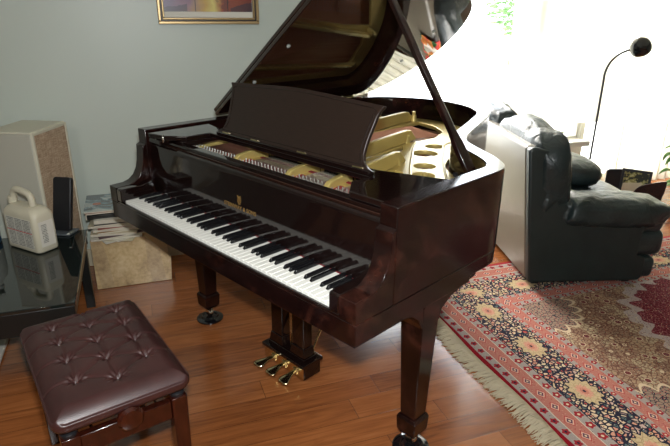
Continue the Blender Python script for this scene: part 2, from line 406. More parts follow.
def f_tan(nt, b):
    v, x, y, z = objxyz(nt); n = tex(nt, 'noise', v, 9.0, Detail=6.0, Roughness=0.7); n2 = tex(nt, 'noise', v, 60.0, Detail=3.0)
    f = Ex(nt, n.outputs['Fac']) * 0.7 + Ex(nt, n2.outputs['Fac']) * 0.3
    c = ramp(nt, f, [(0.34, rgb(150, 124, 88)), (0.5, rgb(196, 172, 128)), (0.66, rgb(218, 198, 158))])
    s = tex(nt, 'wave', comb(nt, y * 1.0 + x, z * 0.7, 0.0), 1.1, Distortion=3.0, Detail=2.0)
    c = mixc(nt, Ex(nt, s.outputs['Fac']).gt(0.86) * 0.3, c, rgb(150, 128, 108))
    nt.links.new(c, b.inputs['Base Color'])
mat('veined_panel', rough=0.3, coat=0.1, fn=f_tan)
def f_weave(nt, b):
    v, x, y, z = objxyz(nt)
    n = tex(nt, 'noise', comb(nt, x * 260.0, y * 260.0, z * 20.0), 1.0, Detail=2.0); n2 = tex(nt, 'noise', comb(nt, x * 20.0, y * 20.0, z * 260.0), 1.0, Detail=2.0)
    f = Ex(nt, n.outputs['Fac']) * 0.5 + Ex(nt, n2.outputs['Fac']) * 0.5
    nt.links.new(ramp(nt, f, [(0.35, rgb(140, 116, 92)), (0.5, rgb(178, 154, 128)), (0.65, rgb(204, 184, 158))]), b.inputs['Base Color'])
mat('grille_cloth', rough=0.9, fn=f_weave)
mat('cream_cabinet', base=rgb(206, 202, 182), rough=0.45)
mat('side_cabinet', base=rgb(178, 176, 162), rough=0.5)
mat('jug_plastic', base=rgb(196, 190, 168), rough=0.4, sub=0.1)
def f_label(nt, b):
    v, x, y, z = objxyz(nt)
    col = ((x + y + 3.0) / 0.055).fract(); row = ((z + 3.0) / 0.0075).fract()
    n = tex(nt, 'noise', comb(nt, (x + y) * 420.0, ((z + 3.0) / 0.0075).floor() * 3.3, 0.0), 1.0, Detail=1.0)
    ink = col.gt(0.10) * row.gt(0.35) * Ex(nt, n.outputs['Fac']).gt(0.42)
    nt.links.new(mixc(nt, ink * 0.8, rgb(206, 204, 192), rgb(96, 96, 92)), b.inputs['Base Color'])
mat('label_print', rough=0.5, fn=f_label)
mat('label_red', base=rgb(190, 40, 45), rough=0.5)
mat('label_white', base=rgb(208, 204, 192), rough=0.5)
def f_edge(nt, b):
    v, x, y, z = objxyz(nt); n = tex(nt, 'noise', comb(nt, 0.0, 0.0, z * 900.0), 1.0, Detail=1.0)
    nt.links.new(ramp(nt, n.outputs['Fac'], [(0.35, rgb(170, 162, 142)), (0.6, rgb(214, 208, 190))]), b.inputs['Base Color'])
mat('paper_edges', rough=0.7, fn=f_edge)
mat('paper_white', base=rgb(214, 210, 196), rough=0.6)
for k, c in dict(cover_blue=(86, 116, 132), cover_plum=(70, 34, 52), cover_cream=(206, 196, 168), cover_ochre=(168, 122, 62), cover_red=(150, 70, 60), cover_dark=(34, 36, 34), cover_teal=(110, 142, 140)).items(): mat(k, base=rgb(*c), rough=0.3)
def f_cover(nt, b):
    v, x, y, z = objxyz(nt)
    n = tex(nt, 'noise', v, 11.0, Detail=3.0, Distortion=0.8)
    c = ramp(nt, Ex(nt, n.outputs['Fac']) + x * 0.5 + 0.0, [(0.34, rgb(52, 66, 74)), (0.45, rgb(74, 84, 86)), (0.52, rgb(120, 144, 150)), (0.62, rgb(176, 186, 180))])
    r = ((x - 0.02) * (x - 0.02) + (y + 0.03) * (y + 0.03)).sqrt()
    c = mixc(nt, r.lt(0.022), c, rgb(178, 96, 62)); nt.links.new(c, b.inputs['Base Color'])
mat('cover_photo', rough=0.2, coat=0.4, fn=f_cover)
def f_art(nt, b):
    v, x, y, z = objxyz(nt)
    n = tex(nt, 'noise', v, 7.0, Detail=5.0); nn = (Ex(nt, n.outputs['Fac']) - 0.5) * 0.25
    g = (y + nn)
    c = ramp(nt, g + 0.5, [(0.22, rgb(72, 90, 122)), (0.36, rgb(128, 92, 110)), (0.46, rgb(186, 150, 62)), (0.54, rgb(214, 200, 110)), (0.62, rgb(150, 74, 38)), (0.72, rgb(104, 34, 30)), (0.8, rgb(54, 40, 50))])
    m2 = tex(nt, 'noise', v, 16.0, Detail=4.0); c = mixc(nt, Ex(nt, m2.outputs['Fac']).gt(0.62) * 0.4, c, rgb(40, 34, 46))
    c = mixc(nt, (z + nn * 0.4).lt(-0.175) * (y.abs()).gt(0.12) * 0.7, c, rgb(36, 38, 52))
    ln = (y + 0.075).abs().lt(0.0022).max((y - 0.105).abs().lt(0.0022)); c = mixc(nt, ln, c, rgb(24, 20, 22))
    nt.links.new(c, b.inputs['Base Color'])
mat('painted_art', rough=0.35, coat=0.3, fn=f_art)
mat('frame_gold', base=rgb(172, 148, 106), rough=0.35, metal=0.6)
mat('frame_dark', base=rgb(46, 34, 24), rough=0.4)
def f_curtain(nt, b):
    out = nt.nodes['Material Output']; tr = nt.nodes.new('ShaderNodeBsdfTranslucent'); df = nt.nodes.new('ShaderNodeBsdfDiffuse'); tp = nt.nodes.new('ShaderNodeBsdfTransparent')
    m1 = nt.nodes.new('ShaderNodeMixShader'); m2 = nt.nodes.new('ShaderNodeMixShader')
    tr.inputs[0].default_value = rgb(240, 238, 226); df.inputs[0].default_value = rgb(236, 232, 216)
    m1.inputs[0].default_value = 0.5; m2.inputs[0].default_value = 0.22
    nt.links.new(df.outputs[0], m1.inputs[1]); nt.links.new(tr.outputs[0], m1.inputs[2]); nt.links.new(m1.outputs[0], m2.inputs[1]); nt.links.new(tp.outputs[0], m2.inputs[2]); nt.links.new(m2.outputs[0], out.inputs[0])
mat('sheer', fn=f_curtain)
def f_glass(nt, b):
    out = nt.nodes['Material Output']; tp = nt.nodes.new('ShaderNodeBsdfTransparent'); gl = nt.nodes.new('ShaderNodeBsdfGlossy'); fr = nt.nodes.new('ShaderNodeFresnel'); mx = nt.nodes.new('ShaderNodeMixShader')
    gl.inputs['Roughness'].default_value = 0.0; fr.inputs[0].default_value = 1.3
    nt.links.new(fr.outputs[0], mx.inputs[0]); nt.links.new(tp.outputs[0], mx.inputs[1]); nt.links.new(gl.outputs[0], mx.inputs[2]); nt.links.new(mx.outputs[0], out.inputs[0])
mat('window_glass', fn=f_glass)
mat('terracotta', base=rgb(196, 98, 62), rough=0.7)
mat('soil', base=rgb(48, 34, 26), rough=0.95)
mat('leaf_green', base=rgb(84, 134, 62), rough=0.4)
mat('leaf_light', base=rgb(150, 190, 110), rough=0.5)
mat('tree_leaf', base=rgb(96, 140, 76), rough=0.6)
mat('bark', base=rgb(92, 76, 60), rough=0.9)
mat('flower_purple', base=rgb(92, 70, 170), rough=0.5)
mat('flower_yellow', base=rgb(222, 190, 60), rough=0.6)
mat('patio', base=rgb(214, 212, 200), rough=0.9)
mat('brown_shell', base=rgb(50, 24, 16), rough=0.25, coat=0.3)
def f_photo(nt, b):
    v, x, y, z = objxyz(nt); n = tex(nt, 'noise', v, 30.0, Detail=3.0)
    nt.links.new(ramp(nt, n.outputs['Fac'], [(0.4, rgb(48, 50, 30)), (0.5, rgb(150, 142, 84)), (0.6, rgb(196, 190, 140))], 'CONSTANT'), b.inputs['Base Color'])
mat('small_photo', rough=0.3, fn=f_photo)
mat('denim_blue', base=rgb(84, 108, 140), rough=0.8)
def f_floral(nt, b):
    v, *_ = objxyz(nt); n = tex(nt, 'voro', v, 22.0)
    s = nt.nodes.new('ShaderNodeSeparateColor'); nt.links.new(n.outputs['Color'], s.inputs[0])
    nt.links.new(ramp(nt, s.outputs[0], [(0.0, rgb(220, 60, 50)), (0.3, rgb(236, 226, 210)), (0.55, rgb(40, 110, 50)), (0.75, rgb(236, 140, 60))], 'CONSTANT'), b.inputs['Base Color'])
mat('floral_cloth', rough=0.8, fn=f_floral)
def f_tglass(nt, b):
    v, *_ = objxyz(nt); n = tex(nt, 'noise', v, 3.0, Detail=1.0)
    nt.links.new(ramp(nt, n.outputs['Fac'], [(0.3, rgb(20, 27, 25)), (0.7, rgb(24, 31, 29))]), b.inputs['Base Color'])
mat('table_glass', rough=0.035, spec=0.5, coat=0.4, fn=f_tglass)
mat('table_black', base=rgb(14, 18, 17), rough=0.4)
mat('table_rail', base=rgb(120, 98, 72), rough=0.5)
mat('lamp_lens', base=rgb(60, 60, 60), rough=0.2)
# ------------------------------------------------------------------ the room (x along the window-side floor seams, left wall at x = -0.95)
XL, XW, YC = -0.95, -1.35, 1.50          # picture wall, window wall (recessed), corner between them
XR, Y0, Y1, ZC = 5.0, -3.0, 5.7, 2.5
struct(B().box(XW - 0.15, XR + 0.1, Y0 - 0.1, Y1 + 0.1, -0.08, 0.0).build('floor', 'oak_floor'))
struct(B().box(XW - 0.15, XR + 0.1, Y0 - 0.1, Y1 + 0.1, ZC, ZC + 0.1).build('ceiling', 'ceiling_paint'))
struct(B().box(XW - 0.08, XL, Y0 - 0.1, YC, 0, ZC).build('wall_left', 'wall_paint'))
struct(B().box(XL, XR + 0.1, Y0 - 0.1, Y0, 0, ZC).build('wall_front', 'wall_paint'))
struct(B().box(XR, XR + 0.1, Y0, Y1, 0, ZC).build('wall_right', 'wall_paint'))
struct(B().box(XW - 0.08, XR + 0.1, Y1, Y1 + 0.1, 0, ZC).build('wall_far', 'wall_paint'))
# window wall with two openings
W1 = (1.75, 3.125, 0.0, 2.25); W2 = (3.165, 3.78, 0.44, 2.25); W3 = (3.82, 5.40, 0.06, 2.25)
w = B()
w.box(XW - 0.08, XW, YC, W1[0], 0, ZC); w.box(XW - 0.08, XW, W1[1], W2[0], 0, ZC); w.box(XW - 0.08, XW, W2[1], W3[0], 0, ZC); w.box(XW - 0.08, XW, W3[1], Y1, 0, ZC); w.box(XW - 0.08, XW, W3[0], W3[1], 0, W3[2]); w.box(XW - 0.08, XW, W3[0], W3[1], W3[3], ZC)
w.box(XW - 0.08, XW, W2[0], W2[1], 0, W2[2])
w.box(XW - 0.08, XW, W1[0], W1[1], W1[3], ZC); w.box(XW - 0.08, XW, W2[0], W2[1], W2[3], ZC)
struct(w.build('wall_window', 'white_trim'))
for i, (a, b_, c_, d_) in enumerate((W1, W2, W3)):
    f = B(); t = 0.022; x0, x1 = XW - 0.07, XW - 0.03
    f.box(x0, x1, a, a + t, c_, d_); f.box(x0, x1, b_ - t, b_, c_, d_); f.box(x0, x1, a, b_, c_, c_ + t); f.box(x0, x1, a, b_, d_ - t, d_)
    for k in (4.7,) if i == 2 else (): f.box(x0, x1, k - 0.015, k + 0.015, c_, d_)
    wo = struct(f.build('window_%d' % (i + 1), 'white_trim', bevel=0.004))
    B().box(XW - 0.053, XW - 0.047, a + t, b_ - t, c_ + t, d_ - t).build('window_pane', 'window_glass', wo)
    if i == 1: B().box(XW - 0.03, XW + 0.10, a - 0.03, b_ + 0.03, c_ - 0.05, c_ - 0.005).build('window_sill', 'white_trim', wo, bevel=0.008)
struct(B().box(XL, XL + 0.018, Y0, YC, 0, 0.11).build('baseboard_left', 'trim_beige', bevel=0.004))
struct(B().box(XL - 0.002, XL + 0.016, YC - 0.06, YC + 0.02, 0, ZC).build('trim_1', 'white_trim', bevel=0.003))
struct(B().box(XW, XW + 0.016, YC, W1[0], 0, 0.10).build('baseboard_window', 'white_trim', bevel=0.003))
# outside ground and trees
struct(B().box(-40, XW - 0.14, -25, 40, -0.30, -0.03).build('ground', 'patio'))
def tree(x, y, h, rr, label, seed):
    rnd = random.Random(seed); t = thing('garden_tree', label, 'tree', (x, y, -0.12), 0, 'trees outside the window')
    B().tube([(0, 0, 0), (0.05, 0.02, h*0.4), (0, 0.05, h*0.75)], [0.12, 0.09, 0.05], 8).build('trunk', 'bark', t)
    b = B()
    for k in range(900):
        while True:
            p = Vector((rnd.uniform(-1, 1), rnd.uniform(-1, 1), rnd.uniform(-1, 1)))
            if 0.3 < p.length < 1: break
        p = Vector((p.x*rr, p.y*rr, h*0.75 + p.z*h*0.35)); s = rnd.uniform(0.06, 0.13)
        M = Matrix.Translation(p) @ Matrix.Rotation(rnd.uniform(0, 6.28), 4, 'Z') @ Matrix.Rotation(rnd.uniform(-1, 1), 4, 'X')
        b.prism([(-s, 0), (0, -s*0.5), (s, 0), (0, s*0.5)], -0.002, 0.002, 'z', M)
    b.build('foliage', 'tree_leaf', t, smooth=0)
tree(-12.0, 10.9, 2.3, 0.9, 'pale leafy tree outside, seen through the glass left of the window post', 3)
tree(-13.5, 13.6, 2.0, 0.8, 'pale leafy tree outside, seen through the glass right of the window post', 5)

# curtains
def curtain(name, y0, y1, x, z0, z1, n, amp, label, seed):
    L = y1 - y0
    def f(u, v):
        yy = y0 + u * L
        ph = u * n * 2 * PI + 0.9 * math.sin(u * 7 + seed) + 0.5 * (1 - v) * math.sin(u * 11 + seed)
        a = amp * (0.65 + 0.35 * math.sin(u * 13 + seed)) * (1 - 0.35 * v)
        return Vector((x + a * math.sin(ph) + 0.012 * math.sin(v * 5 + u * 9), yy + 0.012 * math.sin(ph * 2 + v * 2), z0 + v * (z1 - z0)))
    o = B().grid(int(n * 14), 14, f).build(name, 'sheer', smooth=180, fixn=False)
    md = o.modifiers.new('thick', 'SOLIDIFY'); md.thickness = 0.0015
    return tag(o, label, 'curtain')
curtain('sheer_curtain', 3.98, 5.5, XW + 0.13, 0.02, 2.36, 15, 0.024, 'white sheer curtain hanging in folds behind the plant, at right', 1.0)
curtain('cafe_curtain', 1.80, 2.58, XW + 0.06, 0.02, 0.62, 10, 0.026, 'short cream curtain low on the window beyond the piano tail, mirrored in the lid', 4.0)
curtain('sheer_curtain', 2.86, 3.93, XW + 0.10, 0.60, 2.36, 5, 0.006, 'thin white sheer panel across the window post, behind the lamp', 2.0)
rod = thing('curtain_rod', 'white curtain rod above the windows', 'curtain rod', (XW + 0.115, 0, 2.39))
B().tube([(0, 1.56, 0), (0, 5.6, 0)], 0.012, 12).build('rod', 'white_trim', rod)
for yy in (1.56, 3.18, 5.6): B().box(-0.115, 0.012, yy - 0.01, yy + 0.01, -0.012, 0.012).build('bracket', 'white_trim', rod)

# framed picture on the left wall (object axes: y across, z up)
pc = thing('framed_picture', 'gold framed colourful painting hanging on the grey-green wall', 'picture', (XL + 0.001, 0.596, 1.665))
def frame_ring(hy, hz, t, x0, x1):
    b = B(); b.box(x0, x1, -hy, hy, -hz, -hz + t); b.box(x0, x1, -hy, hy, hz - t, hz); b.box(x0, x1, -hy, -hy + t, -hz + t, hz - t); b.box(x0, x1, hy - t, hy, -hz + t, hz - t); return b
frame_ring(0.281, 0.274, 0.017, 0, 0.026).build('outer_frame', 'frame_gold', pc, bevel=0.004)
frame_ring(0.264, 0.257, 0.006, 0, 0.016).build('dark_inlay', 'frame_dark', pc)
frame_ring(0.258, 0.251, 0.012, 0, 0.021).build('inner_frame', 'frame_gold', pc, bevel=0.004)
B().box(0.002, 0.008, -0.246, 0.246, -0.239, 0.239).build('mat_board', 'paper_white', pc)
B().box(0.008, 0.010, -0.244, 0.244, -0.208, 0.208).build('painting', 'painted_art', pc)

# rug with fringe
rug = thing('persian_rug', 'red and navy patterned oriental rug with cream fringe on wooden floor', 'rug', (-0.155 + RHX, 1.475 + RHY, 0))
def rugf(u, v):
    x = (u * 2 - 1) * RHX; y = (v * 2 - 1) * RHY
    return Vector((x, y + 0.006 * math.sin(x * 9), 0.009 + 0.0004 * noise.noise(Vector((x * 3, y * 3, 0)))))
g = B().grid(40, 60, rugf); bmesh.ops.solidify(g.bm, geom=g.bm.faces[:], thickness=-0.0085) if False else None
o = g.build('pile', 'persian_pile', rug, smooth=180); md = o.modifiers.new('thick', 'SOLIDIFY'); md.thickness = 0.007; md.offset = -1 if o.data.polygons[0].normal.z > 0 else 1
rnd = random.Random(11)
for side in (-1, 1):
    b = B(); x = -RHX
    while x < RHX:
        y0 = side * (RHY - 0.002) + 0.006 * math.sin(x * 9); k = rnd.uniform(0.85, 1.08); L = 0.094 * k
        dx = rnd.uniform(-0.016, 0.016) + 0.012 * math.sin(x * 6)
        b.tube([(x, y0, 0.009), (x + dx*0.4, y0 + side*L*0.4, 0.010 + rnd.uniform(0, 0.004)), (x + dx, y0 + side*L*0.8, 0.005), (x + dx*1.4 + rnd.uniform(-.006, .006), y0 + side*L, 0.003)], [0.0028, 0.0030, 0.0024, 0.0014], 5)
        x += 0.0034
    for k in range(40):
        xx = -RHX + (k + .5) * RHX / 20; yy = side * (RHY + .024) + .006 * math.sin(xx * 9)
        b.box(xx - RHX/40, xx + RHX/40, yy - .027, yy + .027, .0006, .005)
    tag(b.build('fringe', 'fringe_cotton', rug, smooth=180), 'knotted cream cotton fringe', None)['kind'] = 'stuff'
# ------------------------------------------------------------------ grand piano (own axes: x along the keys, y towards the tail)
PW = 1.43; H = 0.992
P = thing('grand_piano', 'glossy dark mahogany grand piano with its lid propped open on wooden floor', 'piano', (0, 0, 0), R(25.5))
OUT = [(PW, .155), (PW, .40), (PW, .60), (PW, .68), (1.416, .735), (1.376, .790), (1.306, .848), (1.19, .925), (1.115, .985), (1.068, 1.055), (1.03, 1.14), (.997, 1.23), (.955, 1.345), (.912, 1.456), (.863, 1.578), (.805, 1.672), (.735, 1.738), (.67, 1.778), (.58, 1.817), (.491, 1.837), (.40, 1.842), (.31, 1.828), (.20, 1.787), (.10, 1.722), (.035, 1.65), (.006, 1.58), (0, 1.50), (0, 1.2), (0, .8), (0, .4), (0, .155)]
outer = catmull([(p[0], p[1], 0) for p in OUT], 5); outer = [p.to_2d() for p in outer]
inner = offset(outer, 0.062)
inner[0] = Vector((PW - .062, .155)); inner[-1] = Vector((.062, .155))
rim = B().strip(outer, inner, .703, H).build('rim', 'mahogany', P, bevel=.0035, seg=2)
base_o = offset(outer, 0.002); base_i = offset(outer, 0.075)
k0 = next(i for i, p in enumerate(outer) if p.y > .5); k1 = len(outer) - 1 - next(i for i, p in enumerate(reversed(outer)) if p.y > .5)
B().strip(base_o[k0:k1+1], base_i[k0:k1+1], .652, .7025).build('rim_base', 'mahogany', P, bevel=.004)
# arms (the case sides in front of the rim) and cheeks
arm = [(0, .703), (0, .769), (.058, .771), (.085, .779), (.108, .797), (.124, .824), (.133, .857), (.138, .895), (.139, .925), (.150, .930), (.155, .935), (.155, .703)]
for x0 in (0, PW - .062): B().prism(arm, x0, x0 + .062, 'x').build('arm', 'mahogany', P, bevel=.003)
cheek = [(.001, .712), (.001, .764), (.006, .769), (.10, .769), (.150, .785), (.150, .712)]
for x0 in (.0625, PW - .100): B().prism(cheek, x0, x0 + .0375, 'x').build('cheek_block', 'ebonized', P, bevel=.006, seg=3)
B().box(.001, PW - .001, 0.001, .56, .632, .7025).build('keybed', 'mahogany', P, bevel=.003)
B().box(.0625, PW - .0625, .001, .014, .703, .7115).build('key_slip', 'ebonized', P, bevel=.002)
B().box(.07, PW - .07, .015, .30, .703, .7035).build('key_frame', 'black_plastic', P)
# keys
XK = (PW - 1.225) / 2; KP = 1.225 / 52
for i in range(52):
    x = XK + i * KP
    B().box(x + .0005, x + KP - .0005, .0155, .168, .7045, .7205).build('white_key', 'ivory', P, bevel=.0012, seg=1)
for i in range(51):
    if i % 7 in (0, 2, 3, 5, 6):
        sh = {0: 0.0, 2: -.0015, 3: .0015, 5: -.002, 6: 0.0}[i % 7]
        x = XK + (i + 1) * KP + sh
        b = B(); v = [b.bm.verts.new(p) for p in ((x-.0055,.0655,.7206),(x+.0055,.0655,.7206),(x+.0055,.168,.7206),(x-.0055,.168,.7206),(x-.0044,.072,.7325),(x+.0044,.072,.7325),(x+.0044,.168,.7325),(x-.0044,.168,.7325))]
        for f in ((3,2,1,0),(4,5,6,7),(0,1,5,4),(1,2,6,5),(2,3,7,6),(3,0,4,7)): b.bm.faces.new([v[k] for k in f])
        b.build('black_key', 'black_key', P, bevel=.0012, seg=2)
B().box(.10, PW - .10, .1682, .1705, .7045, .7222).build('felt_strip', 'red_felt', P)
# fallboard with lettering
fb = [(.171, .722), (.171, .775), (.1725, .80), (.1735, .885), (.174, .915), (.1735, .926), (.175, .932), (.182, .936), (.196, .934), (.196, .722)]
FB = B().prism(fb, .0635, PW - .0635, 'x').build('fallboard', 'ebonized', P, bevel=.0015)
def text(body, size, depth, name, m, parent, loc, rot, sx=1.0):
    cu = bpy.data.curves.new(name, 'FONT'); cu.body = body; cu.size = size; cu.extrude = depth; cu.align_x = 'CENTER'; cu.align_y = 'CENTER'; cu.offset = size * 0.012; cu.resolution_u = 3; cu.space_character = 1.05
    ob = bpy.data.objects.new(name, cu); C.objects.link(ob); dg = bpy.context.evaluated_depsgraph_get(); dg.update()
    me = bpy.data.meshes.new_from_object(ob.evaluated_get(dg)); bpy.data.objects.remove(ob); bpy.data.curves.remove(cu)
    me.materials.clear(); me.materials.append(MATS[m]); o = bpy.data.objects.new(name, me); C.objects.link(o)
    o.parent = parent; o.location = loc; o.rotation_euler = rot; o.scale = (sx, 1, 1); return o
text('STEINWAY & SONS', .0215, .0004, 'lettering', 'gold_letter', FB, (.697, .1718, .800), (R(88), 0, 0))
ly = B()
for s in (-1, 1):
    ly.tube([(.697 + s*.003, .1712, .818), (.697 + s*.009, .1712, .824), (.697 + s*.008, .1712, .833), (.697 + s*.0045, .1712, .840), (.697 + s*.0095, .1712, .848)], .0011, 6)
for dx in (-.003, 0, .003): ly.tube([(.697 + dx, .1714, .821), (.697 + dx, .1714, .844)], .0006, 5)
ly.box(.697 - .008, .697 + .008, .1706, .1722, .8395, .8415); ly.box(.697 - .006, .697 + .006, .1706, .1722, .814, .8175)
ly.build('lyre_emblem', 'gold_letter', FB)
lk = B().lathe([(0, 0), (.0085, 0), (.0085, .002), (.006, .0035), (0, .0035)], seg=20, M=Matrix.Translation((1.352, .148, .80)) @ Matrix.Rotation(R(-90), 4, 'Y')); lk.build('fallboard_knob', 'brass', P)
# stretcher behind the fallboard, plate, soundboard
B().box(.0625, PW - .0625, .199, .262, .905, .940).build('stretcher', 'case_inner', P, bevel=.003)
B().box(.0625, PW - .0625, .199, .235, .9402, .955).build('stretcher_cap', 'ebonized', P, bevel=.003)
inn = offset(outer, 0.064); ii = [p for p in inn if p.y > .27]
B().prism([(p.x, p.y) for p in ii], .800, .812, 'z').build('soundboard', 'spruce', P)
def plate(name, loops, z0, z1, m, parent, bev=.003):
    cu = bpy.data.curves.new(name, 'CURVE'); cu.dimensions = '2D'; cu.fill_mode = 'BOTH'; cu.extrude = (z1 - z0) / 2 - bev; cu.bevel_depth = bev; cu.bevel_resolution = 2; cu.offset = -bev
    for L in loops:
        sp = cu.splines.new('POLY'); sp.points.add(len(L) - 1); sp.use_cyclic_u = True
        for q, p in zip(sp.points, L): q.co = (p[0], p[1], 0, 1)
    ob = bpy.data.objects.new(name, cu); C.objects.link(ob); dg = bpy.context.evaluated_depsgraph_get(); dg.update()
    me = bpy.data.meshes.new_from_object(ob.evaluated_get(dg)); bpy.data.objects.remove(ob); bpy.data.curves.remove(cu)
    me.materials.clear(); me.materials.append(MATS[m]); me.shade_smooth(); me.set_sharp_from_angle(angle=R(35))
    o = bpy.data.objects.new(name, me); C.objects.link(o); o.location = (0, 0, (z0 + z1) / 2); o.parent = parent; return o
def circ(x, y, r, n=32, ry=None, a=0.0):
    ry = ry or r; return [(x + r*math.cos(2*PI*k/n)*math.cos(a) - ry*math.sin(2*PI*k/n)*math.sin(a), y + r*math.cos(2*PI*k/n)*math.sin(a) + ry*math.sin(2*PI*k/n)*math.cos(a)) for k in range(n)]
def rnd_poly(pts, n=5): return [(p.x, p.y) for p in catmull([(a, b, 0) for a, b in pts], n, True)]
po = offset(outer, 0.074); pp = [(p.x, p.y) for p in po if p.y > .272]
pp = [(p.x, p.y) for p in po if p.y > .44]
holes = [circ(.800, 1.222, .045), circ(.848, 1.078, .056), circ(.978, .898, .045), circ(1.056, .782, .045)]
opA = [(.10, .50), (.30, .50), (.455, .50), (.42, .85), (.36, 1.30), (.315, 1.62), (.26, 1.63), (.15, 1.56), (.105, 1.42), (.10, 1.0)]
opB = [(.500, .50), (.65, .50), (.765, .50), (.72, .78), (.655, 1.12), (.675, 1.26), (.685, 1.38), (.63, 1.53), (.52, 1.62), (.37, 1.67), (.375, 1.45), (.42, 1.05)]
opC = [(.815, .50), (.90, .50), (.960, .50), (.91, .72), (.86, .84), (.79, .95), (.73, 1.07), (.685, 1.12), (.74, .8)]
opD = [(1.01, .50), (1.10, .50), (1.17, .50), (1.17, .56), (1.07, .66), (.97, .76), (.935, .76)]
PL = plate('iron_plate', [pp, opA, opB, opC, opD] + holes, .857, .877, 'gold_plate', P)
B().box(.072, PW - .072, .272, .458, .872, .905).build('pin_block', 'gold_plate', P, bevel=.004)
def bar(x0, y0, x1, y1, w, z0, z1, name='plate_strut', dip=0.0):
    d = Vector((x1 - x0, y1 - y0)); L = d.length; a = math.atan2(d.y, d.x)
    prof = [(0, z0), (L, z0), (L, z0 + .010), (L - .05, z1 - .006), (L - .09, z1), (.10, z1), (.05, z1 - .006), (0, z0 + .02)]
    M = Matrix.Translation((x0, y0, 0)) @ Matrix.Rotation(a, 4, 'Z')
    return B().prism(prof, -w/2, w/2, 'y', M).build(name, 'gold_plate', PL, bevel=.004, loc=(0, 0, -.867))
bar(.487, .28, .318, 1.67, .022, .878, .938); bar(.803, .28, .640, 1.27, .022, .878, .938); bar(1.005, .28, .875, .89, .022, .878, .938)
bar(.20, .28, .145, 1.60, .018, .878, .925)
ridge = [(1.19, .68, 0), (1.112, .735, 0), (1.02, .845, 0), (.922, .98, 0), (.81, 1.14, 0), (.75, 1.24, 0), (.74, 1.38, 0), (.66, 1.58, 0)]
B().tube([Vector((p.x + .062, p.y + .045, .008)) for p in catmull(ridge, 6)], .007, 8).build('plate_ridge', 'gold_plate', PL)
B().tube([Vector((p.x - .048, p.y - .034, .008)) for p in catmull(ridge[:6], 6)], .007, 8).build('plate_ridge', 'gold_plate', PL)
for (x, y) in ((.655, 1.19), (.885, .83), (.34, 1.66), (1.15, .66)):
    B().lathe([(.019, 0), (.015, .034), (.010, .038), (.010, .055), (0, .057)], (x, y, .010), 16).build('plate_boss', 'gold_plate', PL)
for (x, y) in ((1.180, .76), (1.150, .86), (1.06, .97)):
    B().lathe([(.010, 0), (.010, .014), (0, .015)], (x, y, .010), 6).build('plate_bolt', 'black_plastic', PL)
# strings, felt and tuning pins
sc_ = B(); ss = B(); sb = B()
def fan(b, xa0, xa1, xb0, xb1, yb, n, r, z=.848):
    for k in range(n):
        u = k / (n - 1); ybk = yb(u) if callable(yb) else yb
        b.tube([(xa0 + (xa1-xa0)*u, .30, .910), (xa0 + (xa1-xa0)*u, .44, .910), (xb0 + (xb1-xb0)*u, ybk, z)], r, 4)
fan(ss, .53, .77, .42, .70, lambda u: 1.62 - .42*u, 34, .0008); fan(ss, .83, .975, .71, .90, lambda u: 1.06 - .28*u, 30, .0007); fan(ss, 1.03, 1.19, .96, 1.15, lambda u: .75 - .16*u, 28, .0007)
tag(ss.build('treble_strings', 'steel_string', P), None, None, None, 'stuff')
fan(sb, .10, .46, .35, .64, lambda u: 1.60 - .1*u, 44, .0016, .862)
tag(sb.build('bass_strings', 'copper_string', P), None, None, None, 'stuff')
B().box(.07, 1.36, .272, .288, .9052, .915).build('string_felt', 'red_felt', P); B().box(.50, 1.20, .425, .440, .9052, .9085).build('string_felt', 'red_felt', P)
B().prism(rnd_poly([(.44, 1.42), (.56, 1.38), (.66, 1.27), (.69, 1.12), (.72, 1.14), (.71, 1.30), (.60, 1.45), (.45, 1.50)], 4), .813, .835, 'z').build('bridge', 'spruce', P)
B().prism([(.46, .50), (.66, .50), (.62, 1.02), (.56, 1.28), (.44, 1.36)], .836, .840, 'z').build('damper_felt', 'rose_felt', P)
tp = B()
for k in range(62):
    for r_ in range(2):
        x = .12 + k * .0197
        if min(abs(x - .487), abs(x - .803), abs(x - 1.005)) < .016: continue
        tp.lathe([(.0028, 0), (.0028, .016), (.0018, .018), (0, .018)], (x + r_*.004, .315 + r_*.026, .9052), 6)
B().box(.10, 1.20, .303, .386, .9052, .9068).build('pin_field', 'pin_red', P)
tag(tp.build('tuning_pins', 'pin_steel', P), None, None, None, 'stuff')
dm = B()
for k in range(58): dm.box(.50 + k*.0118, .507 + k*.0118, .468, .50, .880, .925) if min(abs(.5 + k*.0118 - .803), abs(.5 + k*.0118 - 1.005)) > .02 else None
tag(dm.build('dampers', 'ebonized', P), None, None, None, 'stuff')
# music shelf and desk
MS = B()
MS.box(.192, .258, .215, .44, .944, .9638)
MS.box(.086, .180, .158, .44, .944, .9638)
MS.prism([(.086, .156), (.182, .170), (.192, .178), (.262, .235), (.262, .345), (1.162, .345), (1.162, .262), (1.225, .185), (1.362, .185), (1.362, .50), (1.13, .42), (.262, .42), (.086, .455)], .964, .984, 'z')
MS.box(.31, 1.16, .346, .372, .9842, .9985)
MS.build('music_shelf', 'ebonized', P, bevel=.0035, seg=2)
for x0 in (.075, 1.362): B().box(x0, x0 + .006, .18, .50, .940, .956).build('shelf_slide', 'case_inner', P)
B().lathe([(0, 0), (.005, 0), (.006, .012), (.0035, .016), (.0035, .03), (0, .031)], (.185, .172, .958), 14).build('shelf_pin', 'nickel', P)
hw = [(.432, 0), (.410, .006), (.388, .022), (.379, .045), (.378, .075), (.382, .11), (.387, .14), (.391, .17), (.398, .19), (.409, .203), (.409, .208)]
top = [(.38, .209), (.32, .2115), (.24, .215), (.14, .220), (.05, .223), (0, .2235)]
half = hw + top
full = half + [(-x, z) for x, z in reversed(half[:-1])]
